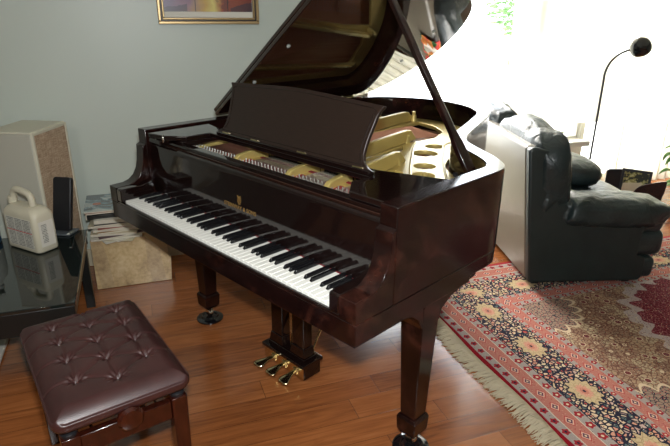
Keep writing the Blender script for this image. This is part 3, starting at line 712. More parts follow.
D = B().prism(full, 0, .014, 'y').build('music_desk', 'satin_mahogany', P, bevel=.002, loc=(.735, .352, .9985), rot=(-R(21), 0, 0))
ins = [(.398, .012), (.372, .026), (.363, .045), (.362, .075), (.366, .11), (.371, .14), (.375, .17), (.384, .188)] + [(x * .96, z - .013) for x, z in top]
fi = ins + [(-x, z) for x, z in reversed(ins[:-1])]
bd = B(); L = [(x, -.0006, z) for x, z in fi]
bd.tube(L + [L[0]], .0011, 6, cap=False); bd.build('desk_beading', 'ebonized', D)
for dx in (-.36, -.17, .10, .37): B().box(dx - .022, dx + .022, -.004, .0, -.001, .004).build('desk_hinge', 'brass', D)
# lid (own axes: x away from the hinge side)
AL = R(37)
lid_o = offset(outer, -.012); lo = [(p.x, p.y) for p in lid_o if p.y > .575]
lo = [(PW + .012, .56)] + lo + [(-.012, .56)]
LID = B().prism(lo, 0, .019, 'z').build('lid', 'lid_gloss', P, bevel=.004, seg=3, loc=(0, 0, 1.0), rot=(0, -AL, 0))
B().box(-.012, PW + .012, .562, .965, .0205, .0385).build('folded_lid_flap', 'lid_gloss', LID, bevel=.004, seg=3)
for y in (.75, 1.15, 1.48): B().tube([(-.010, y - .04, -.004), (-.010, y + .04, -.004)], .006, 10).build('lid_hinge', 'brass', LID)
for s_, y_ in ((.28, .62), (.55, .64), (.9, .66), (.35, 1.60), (.62, 1.58)):
    B().lathe([(.009, 0), (.009, -.004), (.006, -.006), (0, -.006)], (s_, y_, 0), 14).build('lid_bumper', 'pale_plastic', LID)
# prop stick
A_ = Vector((1.350, .695, .906)); T_ = Vector((1.10*math.cos(AL), .635, 1.0 + 1.10*math.sin(AL)))
d = (T_ - A_); L = d.length; zax = d.normalized(); xax = Vector((0, 1, 0)).cross(zax).normalized(); yax = zax.cross(xax)
M = Matrix((xax, yax, zax)).transposed().to_4x4(); M.translation = A_
pr = B()
pts = [(-.010, 0), (-.023, .03), (-.026, .10), (-.024, .17), (-.014, .215), (-.013, L - .02), (-.008, L - .006), (.008, L - .006), (.013, L - .02), (.014, .215), (.022, .17), (.024, .10), (.021, .03), (.010, 0)]
pr.prism(pts, -.010, .010, 'x', M); pr.build('lid_prop', 'mahogany', P, bevel=.003)
B().box(-.03, .03, -.012, .012, -.02, .03, Matrix.Translation(A_)).build('prop_bracket', 'brass', P, bevel=.002)
# legs
def leg(x, y, yb=True):
    g = B().frustum(x, y, .150, .632, .0315, .047)
    lg = g.build('leg', 'mahogany', P, bevel=.003)
    c = B(); c.frustum(x, y, .142, .154, .041, .036); c.frustum(x, y, .088, .142, .038, .041); c.frustum(x, y, .074, .088, .030, .038)
    c.build('leg_cuff', 'mahogany', lg, bevel=.002)
    k = B(); k.tube([(x, y, .030), (x, y, .076)], .009, 12); k.box(x - .016, x + .016, y - .013, y - .009, .030, .058); k.box(x - .016, x + .016, y + .009, y + .013, .030, .058); k.build('caster_fork', 'nickel', lg, bevel=.002)
    B().lathe([(.006, -.009), (.019, -.009), (.021, -.005), (.021, .005), (.019, .009), (.006, .009)], seg=24, M=Matrix.Translation((x, y, .0405)) @ Matrix.Rotation(R(90), 4, 'X')).build('caster_wheel', 'nickel', lg)
    return lg
for x, y in ((.094, .375), (1.358, .392), (.46, 1.60)): leg(x, y)
brk = [(.140, .6315), (.150, .618), (.235, .610), (.290, .596), (.325, .570), (.343, .53), (.440, .53), (.452, .566), (.50, .592), (.575, .608), (.640, .618), (.652, .6315)]
for x0 in (.050, 1.314): B().prism(brk, x0, x0 + .088, 'x').build('leg_bracket', 'mahogany', P, bevel=.003)
B().prism([(1.45, .6515), (1.46, .60), (1.52, .585), (1.56, .55), (1.64, .55), (1.68, .585), (1.74, .60), (1.75, .6515)], .42, .50, 'x').build('leg_bracket', 'mahogany', P, bevel=.003)
bm_ = B(); bm_.box(.075, 1.35, .75, .83, .70, .798); bm_.prism([(.10, 1.55), (.30, 1.70), (.46, 1.74), (.62, 1.70), (.80, 1.5), (.80, 1.42), (.10, 1.42)], .6515, .70, 'z'); bm_.build('under_beam', 'case_inner', P)
# pedal lyre
LY = B(); LY.box(.590, .846, .338, .432, .040, .100); LY.box(.584, .852, .328, .442, .100, .116); LY.box(.602, .834, .350, .422, .116, .128)
LYR = LY.build('pedal_box', 'ebonized', P, bevel=.003)
for cx in (.650, .785):
    c = B(); c.frustum(cx, .385, .128, .170, .045, .038, .032, .027); c.frustum(cx, .385, .170, .560, .036, .036, .024, .024); c.frustum(cx, .385, .560, .632, .038, .055, .026, .034)
    c.build('lyre_post', 'ebonized', LYR, bevel=.003)
for cx in (.712, .725, .738): B().tube([(cx, .385, .11), (cx, .385, .632)], .003, 8).build('pedal_rod', 'brass', LYR)
for cx in (.66, .79): B().tube([(cx, .43, .10), (cx, .80, .70)], .006, 8).build('lyre_brace', 'brass', LYR)
B().box(.592, .844, .3365, .3378, .044, .098).build('kick_plate', 'brass', LYR)
for cx, tx in ((.655, -.014), (.725, 0.0), (.795, .014)):
    b = B(); 
    def pf(u, v, cx=cx, tx=tx):
        y = .336 - u * .088; wd = .010 + .0165 * max(0, min(1, (u - .35) / .5)) * math.sqrt(max(0.02, 1 - max(0, (u - .8) / .2) ** 2)); x = cx + tx * u + (v * 2 - 1) * wd
        return Vector((x, y, .066 - .010 * math.sin(u * PI * .5) + .006 * math.sin(u * PI) + .004 * (1 - (v*2-1)**2)))
    b.grid(18, 8, pf); o = b.build('pedal', 'brass', LYR, smooth=180); md = o.modifiers.new('t', 'SOLIDIFY'); md.thickness = .008; md.offset = 0
    B().box(cx - .013, cx + .013, .330, .3364, .052, .082).build('pedal_bearing', 'brass', LYR, bevel=.002)
# glass caster cups
M0 = P.rotation_euler.to_matrix()
for (x, y), lab in (((.094, .375), 'black caster cup under the left front piano leg'), ((1.358, .392), 'black caster cup under the right front piano leg, at bottom edge'), ((.46, 1.60), 'black caster cup under the rear piano leg')):
    q = M0 @ Vector((x, y, 0))
    tag(B().lathe([(.0, .0), (.060, .0), (.066, .004), (.066, .010), (.058, .014), (.044, .016), (.040, .026), (.034, .026), (.030, .0195), (0, .0195)], seg=40).build('caster_cup', 'black_gloss', None, loc=(q.x, q.y, 0), smooth=50), lab, 'caster cup', 'caster cups under the piano legs')
# ------------------------------------------------------------------ tufted bench
BN = thing('piano_bench', 'tufted dark brown leather adjustable bench with reddish wooden frame', 'bench', (.808, -.052, 0), R(16))
HX, HY = .284, .187
tufts = [(u, v) for v, us in ((.108, (-.204, -.101, .012, .122)), (.006, (-.248, -.148, -.041, .071, .189)), (-.097, (-.198, -.096, .019, .139))) for u in us]
pairs = [(a, b) for i, a in enumerate(tufts) for b in tufts[i+1:] if .09 < math.hypot(a[0]-b[0], a[1]-b[1]) < .13]
def segd(p, a, b):
    ax, ay = a; bx, by = b; dx, dy = bx - ax, by - ay; t = max(0, min(1, ((p[0]-ax)*dx + (p[1]-ay)*dy) / (dx*dx + dy*dy)))
    return math.hypot(p[0] - ax - t*dx, p[1] - ay - t*dy)
def rsq(u, v, hx, hy, rc):
    """map the unit square onto a rounded rectangle"""
    x, y = (u*2-1), (v*2-1)
    X, Y = x*hx, y*hy; cx, cy = hx - rc, hy - rc
    if abs(X) > cx and abs(Y) > cy:
        dx, dy = abs(X) - cx, abs(Y) - cy; m = max(dx, dy); l = math.hypot(dx, dy)
        if l > 0: k = m / l; dx *= k; dy *= k
        X = math.copysign(cx + dx, X); Y = math.copysign(cy + dy, Y)
    return X, Y
def topf(u, v):
    X, Y = rsq(u, v, HX, HY, .035)
    e = max(abs(u*2-1), abs(v*2-1)); ex = 1 - max(0, (max(abs(X)/HX, 0) - .80) / .20) ** 2.2 * .0
    dxe = HX - abs(X); dye = HY - abs(Y); de = min(dxe, dye)
    edge = .030 * max(0, 1 - de / .05) ** 2.2
    h = .485 - edge + .006 * (1 - (X/HX)**2) * (1 - (Y/HY)**2)
    dm_ = min(math.hypot(X - t[0], Y - t[1]) for t in tufts)
    h -= .021 * math.exp(-(dm_ / .013) ** 1.3)
    dc = min(segd((X, Y), a, b) for a, b in pairs)
    h -= .0045 * math.exp(-(dc / .007) ** 1.2)
    # radiating puckers around every button
    t = min(tufts, key=lambda t: math.hypot(X - t[0], Y - t[1])); th = math.atan2(Y - t[1], X - t[0])
    h += .0032 * math.sin(th * 9 + t[0] * 50) * math.exp(-((dm_ - .018) / .014) ** 2)
    for tx, ty in tufts:
        if abs(ty) > .07:
            if abs(X - tx) < .012 and (Y - ty) * ty > 0: h -= .004 * math.exp(-((X - tx) / .005) ** 2)
    return Vector((X, Y, h))
NU, NV = 180, 110
b = B(); G = [[b.bm.verts.new(topf(i/NU, j/NV)) for j in range(NV+1)] for i in range(NU+1)]
for i in range(NU):
    for j in range(NV): b.bm.faces.new([G[i][j], G[i+1][j], G[i+1][j+1], G[i][j+1]])
loop = [G[i][0] for i in range(NU)] + [G[NU][j] for j in range(NV)] + [G[i][NV] for i in range(NU, 0, -1)] + [G[0][j] for j in range(NV, 0, -1)]
prev = loop
for z, k in ((.458, 1.008), (.450, 1.011), (.440, 1.010), (.430, .998), (.4255, .97)):
    ring = [b.bm.verts.new((v.co.x * k, v.co.y * (1 + (k-1) * 1.7), z)) for v in loop]
    for a in range(len(loop)): b.bm.faces.new([prev[a], ring[a], ring[(a+1) % len(ring)], prev[(a+1) % len(ring)]])
    prev = ring
b.bm.faces.new(prev)
seat = b.build('seat_cushion', 'oxblood_leather', BN, smooth=180)
for tx, ty in tufts: B().lathe([(0, 0), (.0065, 0), (.0065, .0015), (.004, .0035), (0, .004)], (tx, ty, .4625), 12).build('tuft_button', 'oxblood_leather', seat, smooth=180)
B().box(-.262, .262, -.160, .160, .410, .4255).build('seat_board', 'bench_wood', BN, bevel=.003)
LX, LYY = .252, .150
for sx in (-1, 1):
    for sy in (-1, 1):
        g = B().frustum(sx*LX, sy*LYY, 0, .400, .019, .0235); lg = g.build('leg', 'bench_wood', BN, bevel=.003)
        B().lathe([(.021, 0), (.021, .008), (.015, .013), (.009, .014), (.009, .018), (0, .019)], (sx*LX, sy*LYY, .4002), 18).build('bolt_cap', 'black_plastic', lg)
    B().box(sx*LX - .012, sx*LX + .012, -.127, .127, .325, .388).build('side_rail', 'bench_wood', BN, bevel=.003)
for sy in (-1, 1): B().box(-.229, .229, sy*LYY - .012, sy*LYY + .012, .325, .388).build('long_rail', 'bench_wood', BN, bevel=.003)
kb = B().lathe([(0, -.028), (.007, -.028), (.007, .004), (.030, .006), (.037, .013), (.037, .024), (.030, .032), (.014, .035), (0, .0355)], seg=28, M=Matrix.Translation((LX + .016, .004, .404)) @ Matrix.Rotation(R(90), 4, 'Y'))
kb.build('adjusting_knob', 'bench_wood', BN)
for sy in (-1, 1): B().tube([(.25, sy*.09, .375), (.02, sy*.09, .402)], .005, 8).tube([(-.25, sy*.09, .402), (-.02, sy*.09, .375)], .005, 8).build('lift_arm', 'nickel', BN)
B().tube([(-.24, .012, .398), (.26, .012, .398)], .006, 10).build('screw_rod', 'nickel', BN)

# ------------------------------------------------------------------ black glass table
TB = thing('low_table', 'low table with black glass top and black legs by the bench', 'table', (0, 0, 0))
B().box(-.444, .355, -1.45, -.160, .404, .420).build('glass_top', 'table_glass', TB, bevel=.003)
B().box(.325, .350, -1.44, -.166, .305, .4035).build('apron', 'table_black', TB, bevel=.002)
B().box(-.40, .3245, -.186, -.168, .345, .4035).build('side_rail', 'table_rail', TB, bevel=.002)
B().box(-.43, .3245, -1.44, -1.42, .345, .4035).build('side_rail', 'table_rail', TB, bevel=.002)
B().box(-.44, -.425, -1.44, -.166, .345, .4035).build('apron', 'table_black', TB, bevel=.002)
for x, y in ((-.412, -.196), (.300, -.215), (-.405, -1.40), (.300, -1.40)): B().box(x - .021, x + .021, y - .021, y + .021, 0, .4035).build('leg', 'table_black', TB, bevel=.002)

# white panel on the floor under the table
tag(B().box(-.30, .13, -.86, -.545, 0.001, .022).build('floor_scale', 'label_white', None, bevel=.008, seg=3), 'flat white panel lying on the floor left of the bench', 'panel')

# jug
JG = thing('plastic_jug', 'cream plastic jug with grey printed labels and red line, on the black table', 'jug', (-.283, -.380, .421), R(42.5))
def rr(hx, hy, r, n=6):
    o = []
    for sx, sy, a0 in ((1, 1, 0), (-1, 1, 90), (-1, -1, 180), (1, -1, 270)):
        for k in range(n + 1):
            a = R(a0 + 90 * k / n); o.append((sx * (hx - r) + r * math.cos(a), sy * (hy - r) + r * math.sin(a)))
    return o
b = B(); rings = []
for z, hx, hy, r in ((0, .105, .046, .02), (.004, .112, .052, .022), (.012, .115, .054, .022), (.165, .115, .054, .022), (.182, .112, .052, .026), (.197, .103, .045, .03), (.207, .088, .034, .03), (.211, .07, .024, .022)):
    rings.append([b.bm.verts.new((x, y, z)) for x, y in rr(hx, hy, r)])
for a, c in zip(rings, rings[1:]):
    for k in range(len(a)): b.bm.faces.new([a[k], a[(k+1) % len(a)], c[(k+1) % len(a)], c[k]])
b.bm.faces.new(rings[0][::-1]); b.bm.faces.new(rings[-1])
b.build('body', 'jug_plastic', JG, smooth=60)
hp = catmull([(-.085, 0, .195), (-.083, 0, .232), (-.072, 0, .262), (-.045, 0, .275), (0, 0, .270), (.03, 0, .262), (.046, 0, .245), (.050, 0, .205)], 6)
b = B(); b.tube([Vector((p.x, 0, 0)) + Vector((0, 0, p.z)) for p in hp], .0155, 14); b.build('handle', 'jug_plastic', JG, smooth=180)
B().lathe([(.021, 0), (.021, .028), (.018, .032), (0, .033)], (-.093, 0, .205), 20).build('cap', 'jug_plastic', JG)
B().box(-.088, .088, -.0548, -.0541, .022, .160).build('front_label', 'label_print', JG)
B().box(-.088, .088, -.0553, -.0549, .095, .0985).build('red_line', 'label_red', JG)
B().box(.1151, .1158, -.036, .036, .030, .150).build('side_label', 'label_white', JG)
B().box(.1159, .1163, -.024, .002, .045, .135).build('side_print', 'label_print', JG)
# second bottle, cut by the left edge
BT = thing('spray_bottle', 'white bottle with blue base, behind the jug at the left edge', 'bottle', (-.40, -.585, .421), R(20))
B().lathe([(0, 0), (.046, 0), (.050, .006), (.050, .030)], seg=28).build('blue_foot', 'blue_plastic', BT)
B().lathe([(.0505, .030), (.050, .14), (.042, .175), (.018, .205), (.015, .222), (0, .223)], seg=28).build('body', 'pale_plastic', BT, smooth=60)
b = B(); b.lathe([(.019, .2235), (.019, .245), (.013, .25), (0, .25)], seg=18); b.prism([(-.035, .250), (-.02, .275), (.045, .268), (.055, .25), (.02, .2505)], -.012, .012, 'y'); b.build('trigger_head', 'pale_plastic', BT, bevel=.003)

# slim black device on a stand
DV = thing('desk_speaker', 'slim black upright device on a grey stand at the corner of the black table', 'speaker', (-.418, -.268, .421), R(62))
TL = Matrix.Translation((0, 0, .012)) @ Matrix.Rotation(R(-16), 4, 'X') 
B().prism(rr(.047, .132, .014), -.012, .012, 'z', TL @ Matrix.Translation((0, 0, .136)) @ Matrix.Rotation(R(90), 4, 'X')).build('case', 'black_plastic', DV, bevel=.003)
B().box(-.055, .055, -.035, .055, 0.0, .010).build('stand_base', 'grey_plastic', DV, bevel=.003)
for s in (-1, 1): B().box(-.006, .006, -.075, .045, 0, .008, Matrix.Translation((s*.058, -.015, .012)) @ Matrix.Rotation(R(s*22), 4, 'Z') @ Matrix.Rotation(R(-14), 4, 'X')).build('stand_arm', 'pale_plastic', DV, bevel=.001)
tag(B().prism(rr(.045, .03, .006), 0, .028, 'z').build('cable_box', 'blue_plastic', None, bevel=.003, loc=(-.47, -.37, .421), rot=(0, 0, .4)), 'small blue box behind the jug on the black table', 'box')

# large cream speaker cabinet
an = math.atan2(.127, -.285)
SPK = thing('floor_speaker', 'cream speaker cabinet with woven tan grille against the left wall', 'speaker', (-.6875, -.2805, 0), an)
# local: x along the front (left to right), y into the cabinet
b = B(); b.box(-.155, .155, .014, .245, 0, .895); cab = b.build('cabinet', 'side_cabinet', SPK, bevel=.004)
B().box(-.156, .156, .010, .247, .8955, .905).build('top_panel', 'cream_cabinet', cab, bevel=.002)
b = B(); t = .014
b.box(-.156, -.156 + t, 0, .0135, 0, .900); b.box(.156 - t, .156, 0, .0135, 0, .900); b.box(-.156 + t, .156 - t, 0, .0135, .900 - t, .900); b.box(-.156 + t, .156 - t, 0, .0135, 0, .10)
b.build('front_frame', 'cream_cabinet', SPK, bevel=.002)
B().box(-.141, .141, .004, .0133, .101, .885).build('grille', 'grille_cloth', SPK)

# low box with veined front, and the papers on it
prof = [(-.171, .002), (.229, .002), (.238, .143), (.111, .287), (-.171, .297)]
BX = thing('storage_box', 'tan veined low box with one sloping corner on the wooden floor', 'box', (0, 0, 0))
B().prism([(y + .002, z) for y, z in [(-.165, .006), (.218, .006), (.226, .140), (.106, .280), (-.165, .290)]], -.925, -.606, 'x').build('body', 'cover_ochre', BX)
B().prism(prof, -.605, -.590, 'x').build('front_panel', 'veined_panel', BX, bevel=.001)
B().box(-.925, -.606, -.1715, -.1635, .002, .296).build('side_panel', 'paper_white', BX)
rnd = random.Random(5)
def mag(x, y, z, hx, hy, t, rz, cover, label, flex=0.0):
    m = thing('magazine', label, 'magazine', (x, y, z), rz, 'magazines stacked on the tan box')
    B().box(-hx, hx, -hy, hy, .0006, t - .0008).build('pages', 'paper_edges', m)
    B().box(-hx - .0015, hx + .0015, -hy - .0015, hy + .0015, t - .0007, t).build('cover', cover, m)
    return z + t
z = .2985
for i, (dx, dy, rz, c_, lab) in enumerate(((.045, -.03, 24, 'paper_white', 'loose white sheet poking over the front of the tan box, nearest the table'), (.050, .035, -18, 'cover_cream', 'loose cream sheet poking over the front of the tan box near the piano'), (.040, .0, 38, 'paper_white', 'loose white sheet turned cornerwise over the front edge of the tan box'))):
    tag(B().box(-.105, .105, -.0745, .0745, 0, .0012).build('loose_sheet', c_, None, loc=(-.68 + dx, -.03 + dy, z), rot=(0, 0, R(rz))), lab, 'paper', 'loose sheets on the tan box'); z += .0016
spec = [(.012, .0, .150, .130, .010, 'paper_white', 'loose sheaf of white papers at the bottom of the stack on the tan box'),
        (.010, 12, .150, .120, .008, 'cover_plum', 'plum covered magazine second from the bottom of the stack'),
        (.004, -7, .148, .118, .013, 'cover_cream', 'thick cream magazine third from the bottom of the stack'),
        (-.004, 5, .145, .112, .010, 'cover_ochre', 'ochre covered magazine low in the stack on the tan box'),
        (.0, -3, .143, .110, .012, 'paper_white', 'white catalogue in the middle of the stack on the tan box'),
        (.006, 6, .143, .108, .008, 'cover_red', 'red covered magazine in the middle of the stack'),
        (-.002, -5, .142, .110, .012, 'cover_cream', 'pale magazine just above the red covered one'),
        (.002, 3, .141, .107, .009, 'cover_dark', 'dark covered magazine upper in the stack on the tan box'),
        (-.006, -2, .140, .107, .020, 'paper_white', 'white magazine directly under the black tray')]
for dx, rz, hx, hy, t, c_, lab in spec: z = mag(-.715 + dx, -.036 + rnd.uniform(-.012, .012), z, hx, hy, t, R(rz), c_, lab) + .0004
TR = thing('wooden_tray', 'shallow black tray with pale wooden rim on the magazines', 'tray', (-.765, -.090, z), R(2))
B().box(-.150, .150, -.085, .085, .0, .020).build('tray_body', 'cover_dark', TR, bevel=.002)
b = B(); b.box(-.156, .156, -.091, -.0852, .0, .026); b.box(-.156, .156, .0852, .091, .014, .026); b.build('tray_rim', 'paper_edges', TR)
z2 = z + .0265
z2 = mag(-.765, -.090, z2, .15, .088, .009, R(2), 'cover_red', 'reddish magazine between the tray and the picture cover')
m = mag(-.768, -.092, z2, .152, .090, .008, R(0), 'cover_photo', 'magazine with blue-grey photo cover, topmost by the speaker')

# ------------------------------------------------------------------ sofa (own axes: y = the way it faces, near end at x = 0)
SF = thing('leather_sofa', 'dark teal leather sofa seen from behind its near end, on the patterned rug', 'sofa', (.180, 2.120, .0115), R(-16))
LS = 1.42
side = [(.0, .030), (-.094, .785), (-.085, .803), (-.06, .806), (.06, .78), (.11, .50), (.58, .455), (.635, .43), (.645, .36), (.615, .33), (.61, .19), (.655, .175), (.665, .15), (.66, .05), (.645, .030)]
B().prism(side, -.055, 0, 'x').build('side_panel', 'teal_leather_flat', SF, bevel=.012, seg=3)
B().prism(side, -LS, -LS + .055, 'x').build('side_panel', 'teal_leather_flat', SF, bevel=.012, seg=3)
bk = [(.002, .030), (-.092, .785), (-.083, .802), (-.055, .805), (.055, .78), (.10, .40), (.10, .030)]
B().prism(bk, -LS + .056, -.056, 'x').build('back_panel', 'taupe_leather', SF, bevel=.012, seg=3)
B().prism([(.101, .04), (.101, .30), (.60, .30), (.60, .04)], -LS + .056, -.056, 'x').build('seat_base', 'teal_leather_flat', SF, bevel=.01)
for x in (-.35, -1.07): 
    bb = pillow(B(), x, .40, .375, .335, .32, .085, e=.28, e2=.5, wr=.010, ws=6, seed=x*3); bb.build('seat_cushion', 'teal_leather', SF, smooth=180)
for i, x in enumerate((-.355, -1.07)):
    M = Matrix.Translation((x, .075, .632)) @ Matrix.Rotation(R(8), 4, 'X')
    pillow(B(), 0, 0, 0, .372, .100, .250, M, e=.35, e2=.55, wr=.018, ws=5, seed=3 + i, n=64, m=34).build('back_cushion', 'teal_leather', SF, smooth=180)
for i, x in enumerate((-.10, -LS + .10)):
    M = Matrix.Translation((x, .43, .435)) @ Matrix.Rotation(R(-3), 4, 'X')
    pillow(B(), 0, 0, 0, .135, .315, .085, M, e=.42, e2=.62, wr=.018, ws=10, seed=9 + i, n=64, m=30).build('arm_pad', 'teal_leather', SF, smooth=180)
pillow(B(), -.58, .42, .535, .22, .15, .085, Matrix.Identity(4), e=.6, e2=.8, wr=.012, ws=9, seed=15).build('loose_cushion', 'teal_leather', SF, smooth=180)
for i, x in enumerate((-.105, -LS + .105)):
    M = Matrix.Translation((x, .665, .385))
    pillow(B(), 0, 0, 0, .105, .07, .085, M, e=.4, e2=.6, wr=.006, ws=8, seed=21 + i).build('arm_front_roll', 'teal_leather', SF, smooth=180)
    pillow(B(), x, .665, .255, .105, .085, .082, e=.35, e2=.5, wr=.005, ws=8, seed=25 + i).build('arm_front_pad', 'teal_leather', SF, smooth=180)
    pillow(B(), x, .665, .105, .105, .062, .070, e=.35, e2=.5, wr=.005, ws=8, seed=28 + i).build('arm_front_foot', 'teal_leather', SF, smooth=180)
M = Matrix.Translation((-LS/2, .64, .20)); pillow(B(), 0, 0, 0, LS/2 - .21, .06, .14, M, e=.25, e2=.4, wr=.006, ws=6, seed=31).build('front_panel', 'teal_leather', SF, smooth=180)
for x in (-.07, -LS + .07):
    for y in (.06, .60): B().frustum(x, y, 0, .0305, .02, .025).build('foot', 'black_plastic', SF)

# ------------------------------------------------------------------ lamp
LM = thing('floor_lamp', 'black floor lamp with curved neck and round head in front of the curtain', 'lamp', (-.915, 3.50, 0))
B().lathe([(0, 0), (.12, 0), (.125, .006), (.12, .018), (.02, .026), (.012, .04), (0, .04)], seg=32).build('base', 'black_plastic', LM)
neck = catmull([(0, 0, .036), (0, 0, .5), (-.002, 0, .95), (0, 0, 1.05), (.035, .0, 1.13), (.105, 0, 1.19), (.185, 0, 1.225), (.215, 0, 1.236)], 8)
B().tube([(p.x, p.y, p.z) for p in neck], .0085, 10).build('pole', 'black_plastic', LM, smooth=180)
ax = Vector((-.30, .62, -.70)).normalized()
Mh = Matrix.Translation((.275, 0, 1.250)) @ ax.to_track_quat('Z', 'Y').to_matrix().to_4x4()
Mn = Matrix.Translation((.196, 0, 1.229)) @ Vector((.94, 0, .25)).normalized().to_track_quat('Z', 'Y').to_matrix().to_4x4()
B().lathe([(.008, 0), (.015, .004), (.017, .03), (.012, .05), (0, .05)], seg=16, M=Mn).build('socket', 'black_plastic', LM)
B().lathe([(0, -.064), (.027, -.060), (.050, -.046), (.064, -.022), (.070, .006), (.067, .028), (.058, .030), (.050, .012), (.02, -.004), (0, -.008)], seg=32, M=Mh).build('lamp_head', 'black_gloss', LM)
B().lathe([(0, 0), (.022, 0), (.026, .008), (.018, .018), (0, .022)], seg=20, M=Mh @ Matrix.Translation((0, 0, -.004))).build('bulb', 'lamp_lens', LM)

# ------------------------------------------------------------------ things by the curtain
def upright(name, m, hx, h, t, cx, cy, off, lean, label, cat, z=0.0, turn=36.9):
    c = Vector((cx, cy, z)) + Vector((math.cos(R(turn)), math.sin(R(turn)), 0)) * off
    return thing(name, label, cat, tuple(c), R(turn))
Q = (-.75, 3.85)
o = upright('black_panel', None, .1, .3, .02, *Q, -.13, 0, 'black rounded case standing at the foot of the curtain', 'case')
B().prism([(-.10, 0), (.10, 0), (.10, .27), (.085, .298), (-.08, .276), (-.10, .26)], .02, .055, 'y').build('shell', 'black_plastic', o, bevel=.006)
o = upright('photo_frame', None, .11, .3, .02, *Q, -.005, 0, 'black photo frame standing on the floor by the curtain', 'photo frame')
Ml = Matrix.Rotation(R(-6), 4, 'X')
b = B(); hx, hh, t = .108, .305, .020
for q in ((-hx, hx, 0, t), (-hx, hx, hh - t, hh), (-hx, -hx + t, t, hh - t), (hx - t, hx, t, hh - t)): b.box(q[0], q[1], -.05, -.034, q[2], q[3], Ml)
b.build('frame', 'black_plastic', o, bevel=.002); B().box(-hx + t, hx - t, -.042, -.036, t, hh - t, Ml).build('photo', 'small_photo', o)
o = upright('paper_sheet', None, .1, .3, .02, *Q, -.02, 0, 'pale cream card leaning in front of the photo frame', 'card')
B().prism([(-.075, 0), (.07, 0), (.065, .222), (-.065, .200)], -.100, -.097, 'y', Matrix.Rotation(R(-4), 4, 'X')).build('sheet', 'cover_cream', o)
o = upright('wooden_shell', None, .1, .3, .02, *Q, .115, 0, 'dark brown rounded wooden board beside the terracotta pot', 'board')
pf_ = rnd_poly([(-.115, .02), (-.12, .12), (-.08, .195), (0, .235), (.085, .262), (.10, .24), (.09, .14), (.06, .02)], 6)
B().prism(pf_, -.150, -.128, 'y', Matrix.Rotation(R(-5), 4, 'X')).build('board', 'brown_shell', o, bevel=.004, seg=3)
PT = thing('potted_plant', 'leafy green plant in a terracotta pot at the right edge', 'potted plant', (-.50, 4.10, 0))
B().lathe([(0, 0), (.070, 0), (.088, .115), (.096, .118), (.098, .148), (.088, .148), (.082, .13), (0, .13)], seg=32).build('pot', 'terracotta', PT)
B().lathe([(0, .1305), (.08, .1305), (.06, .138), (0, .140)], seg=24).build('soil', 'soil', PT)
rnd = random.Random(8)
def leafmesh(b, M, L, W):
    def f(u, v):
        w = W * math.sin(PI * min(1, u * .92 + .06)) ** .8; return Vector(((v*2-1) * w, u * L, .02 * math.sin(u * PI) - .35 * u * u * L + abs(v*2-1) * .015))
    n0 = len(b.bm.verts); b.bm.verts.ensure_lookup_table(); b.grid(6, 4, f); b.bm.verts.ensure_lookup_table()
    bmesh.ops.transform(b.bm, matrix=M, verts=b.bm.verts[n0:])
for k in range(40):
    a = rnd.uniform(0, 2*PI); h = rnd.uniform(.20, .50); r_ = rnd.uniform(.03, .14)
    tip = Vector((math.cos(a) * r_, math.sin(a) * r_, h)); b = B()
    b.tube(catmull([(math.cos(a)*.012, math.sin(a)*.012, .135), (tip.x * .5, tip.y * .5, h * .72), tip], 4), .0022, 5)
    M = Matrix.Translation(tip) @ Matrix.Rotation(a - PI/2 + rnd.uniform(-.4, .4), 4, 'Z') @ Matrix.Rotation(rnd.uniform(-.3, .5), 4, 'X')
    leafmesh(b, M, rnd.uniform(.08, .12), rnd.uniform(.026, .038))
    o = b.build('leaf', 'leaf_green', PT, smooth=180); md = o.modifiers.new('t', 'SOLIDIFY'); md.thickness = .0008
# pot on the window sill
SP = thing('flower_pot', 'small purple pot with yellow-green plant on the window sill', 'potted plant', (XW + .055, 3.50, .4352))
B().lathe([(0, 0), (.028, 0), (.036, .065), (.032, .065), (.030, .055), (0, .055)], seg=24).build('pot', 'flower_purple', SP)
b = B()
for k in range(14):
    a = k * 2.4; M = Matrix.Translation((0, 0, .055)) @ Matrix.Rotation(a, 4, 'Z') @ Matrix.Rotation(R(35 + (k % 4) * 10), 4, 'X'); leafmesh(b, M, .05, .009)
o = b.build('leaves', 'leaf_light', SP, smooth=180); md = o.modifiers.new('t', 'SOLIDIFY'); md.thickness = .0008
# cloth bundles by the window, mirrored in the lid
def thr(u, v):
    # throw folded over the top of the sofa back (sofa axes)
    s = v * .19; x = -1.30 + u * .26
    if s < .16: y, z = -.103 + (.16 - s) * .12, .825 - (.16 - s)
    else: y, z = -.103 + (s - .16) * .95, .825 + .012 * math.sin((s - .16) / .18 * PI)
    return Vector((x + .006 * math.sin(v * 9), y - .004 * math.sin(u * 19) , z + .003 * math.sin(u * 13)))
o = B().grid(24, 24, thr).build('floral_throw', 'floral_cloth', None, smooth=180, loc=(.180, 2.120, .0115), rot=(0, 0, R(-16)))
md = o.modifiers.new('t', 'SOLIDIFY'); md.thickness = .005; md.offset = 1
tag(o, 'red and green floral cloth over the far end of the sofa back', 'throw')

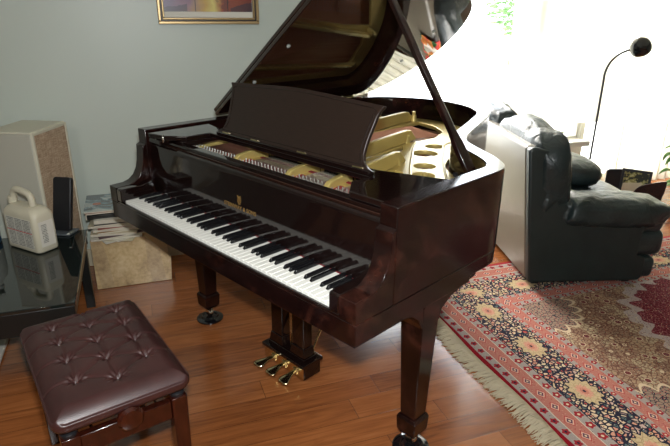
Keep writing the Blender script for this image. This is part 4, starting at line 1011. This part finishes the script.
# ------------------------------------------------------------------ light
def area(name, loc, rot, sx, sy, power, col=(1, 1, 1)):
    l = bpy.data.lights.new(name, 'AREA'); l.shape = 'RECTANGLE'; l.size = sx; l.size_y = sy; l.energy = power; l.color = col
    o = bpy.data.objects.new(name, l); C.objects.link(o); o.location = loc; o.rotation_euler = rot; return o
W_ = bpy.data.worlds.new('World'); SC.world = W_; W_.use_nodes = True; nt = W_.node_tree
bg = nt.nodes['Background']; bg.inputs[0].default_value = (0.86, 0.93, 1.0, 1); bg.inputs[1].default_value = SKY
sun = bpy.data.lights.new('sun', 'SUN'); sun.energy = SUN; sun.angle = R(40); sun.color = (1, 0.93, 0.82)
so = bpy.data.objects.new('sun', sun); C.objects.link(so)
so.rotation_euler = Vector((-.86, -.02, .50)).normalized().to_track_quat('Z', 'Y').to_euler(); so.location = (-8, 4, 7)
for i, (a, b_, c_, d_) in enumerate((W1, W2, W3)):
    o = area('window_portal', (XW - .10, (a + b_) / 2, (c_ + d_) / 2), (0, R(-90), 0), d_ - c_, b_ - a, 1.0)
    o.data.cycles.is_portal = True
# unseen fill lamp and fixture added overhead to brighten the room; camera flash
CL = thing('fill_fixture', 'round white fixture added out of view above the room for the fill lamp', 'added fill fixture', (1.9, -1.1, ZC))
B().lathe([(0, 0), (.20, 0), (.20, -.03), (.17, -.06), (0, -.07)], seg=32).build('shade', 'label_white', CL)
area('ceiling_fill', (1.9, -1.1, ZC - .09), (0, 0, 0), .4, .4, CEIL_FILL, (1, .97, .92))
l = bpy.data.lights.new('flash', 'AREA'); l.shape = 'RECTANGLE'; l.size = .07; l.size_y = .04; l.energy = FLASH; l.color = (.97, .99, 1)
fo = bpy.data.objects.new('flash', l); C.objects.link(fo)

# ------------------------------------------------------------------ camera
cam = bpy.data.cameras.new('camera'); co = bpy.data.objects.new('camera', cam); C.objects.link(co); SC.camera = co
cam.sensor_width = 36; cam.lens = 554.26 / 670 * 36; cam.clip_start = .05
a = R(25.5); M = Matrix.Rotation(a, 3, 'Z')
yaw, pitch, roll = -0.78037, -0.36673, 0.00866
f = M @ Vector((math.cos(pitch)*math.sin(yaw), math.cos(pitch)*math.cos(yaw), math.sin(pitch))); r_ = M @ Vector((math.cos(yaw), -math.sin(yaw), 0)); u = r_.cross(f)
r2 = math.cos(roll)*r_ + math.sin(roll)*u; u2 = -math.sin(roll)*r_ + math.cos(roll)*u
co.location = M @ Vector((2.27083, -0.92709, 1.47138))
co.rotation_euler = Matrix((r2, u2, -f)).transposed().to_euler()
fo.location = co.location + u2 * .12 + f * .02; fo.rotation_euler = co.rotation_euler
SC.view_settings.view_transform = 'Standard'; SC.view_settings.look = 'None'; SC.view_settings.gamma = 1; SC.view_settings.exposure = EXPO
SC.view_settings.use_curve_mapping = False
SC.cycles.use_denoising = True; SC.cycles.max_bounces = 8; SC.cycles.diffuse_bounces = 4; SC.cycles.glossy_bounces = 5; SC.cycles.transparent_max_bounces = 10
SC.cycles.sample_clamp_indirect = 8.0; SC.cycles.caustics_reflective = False
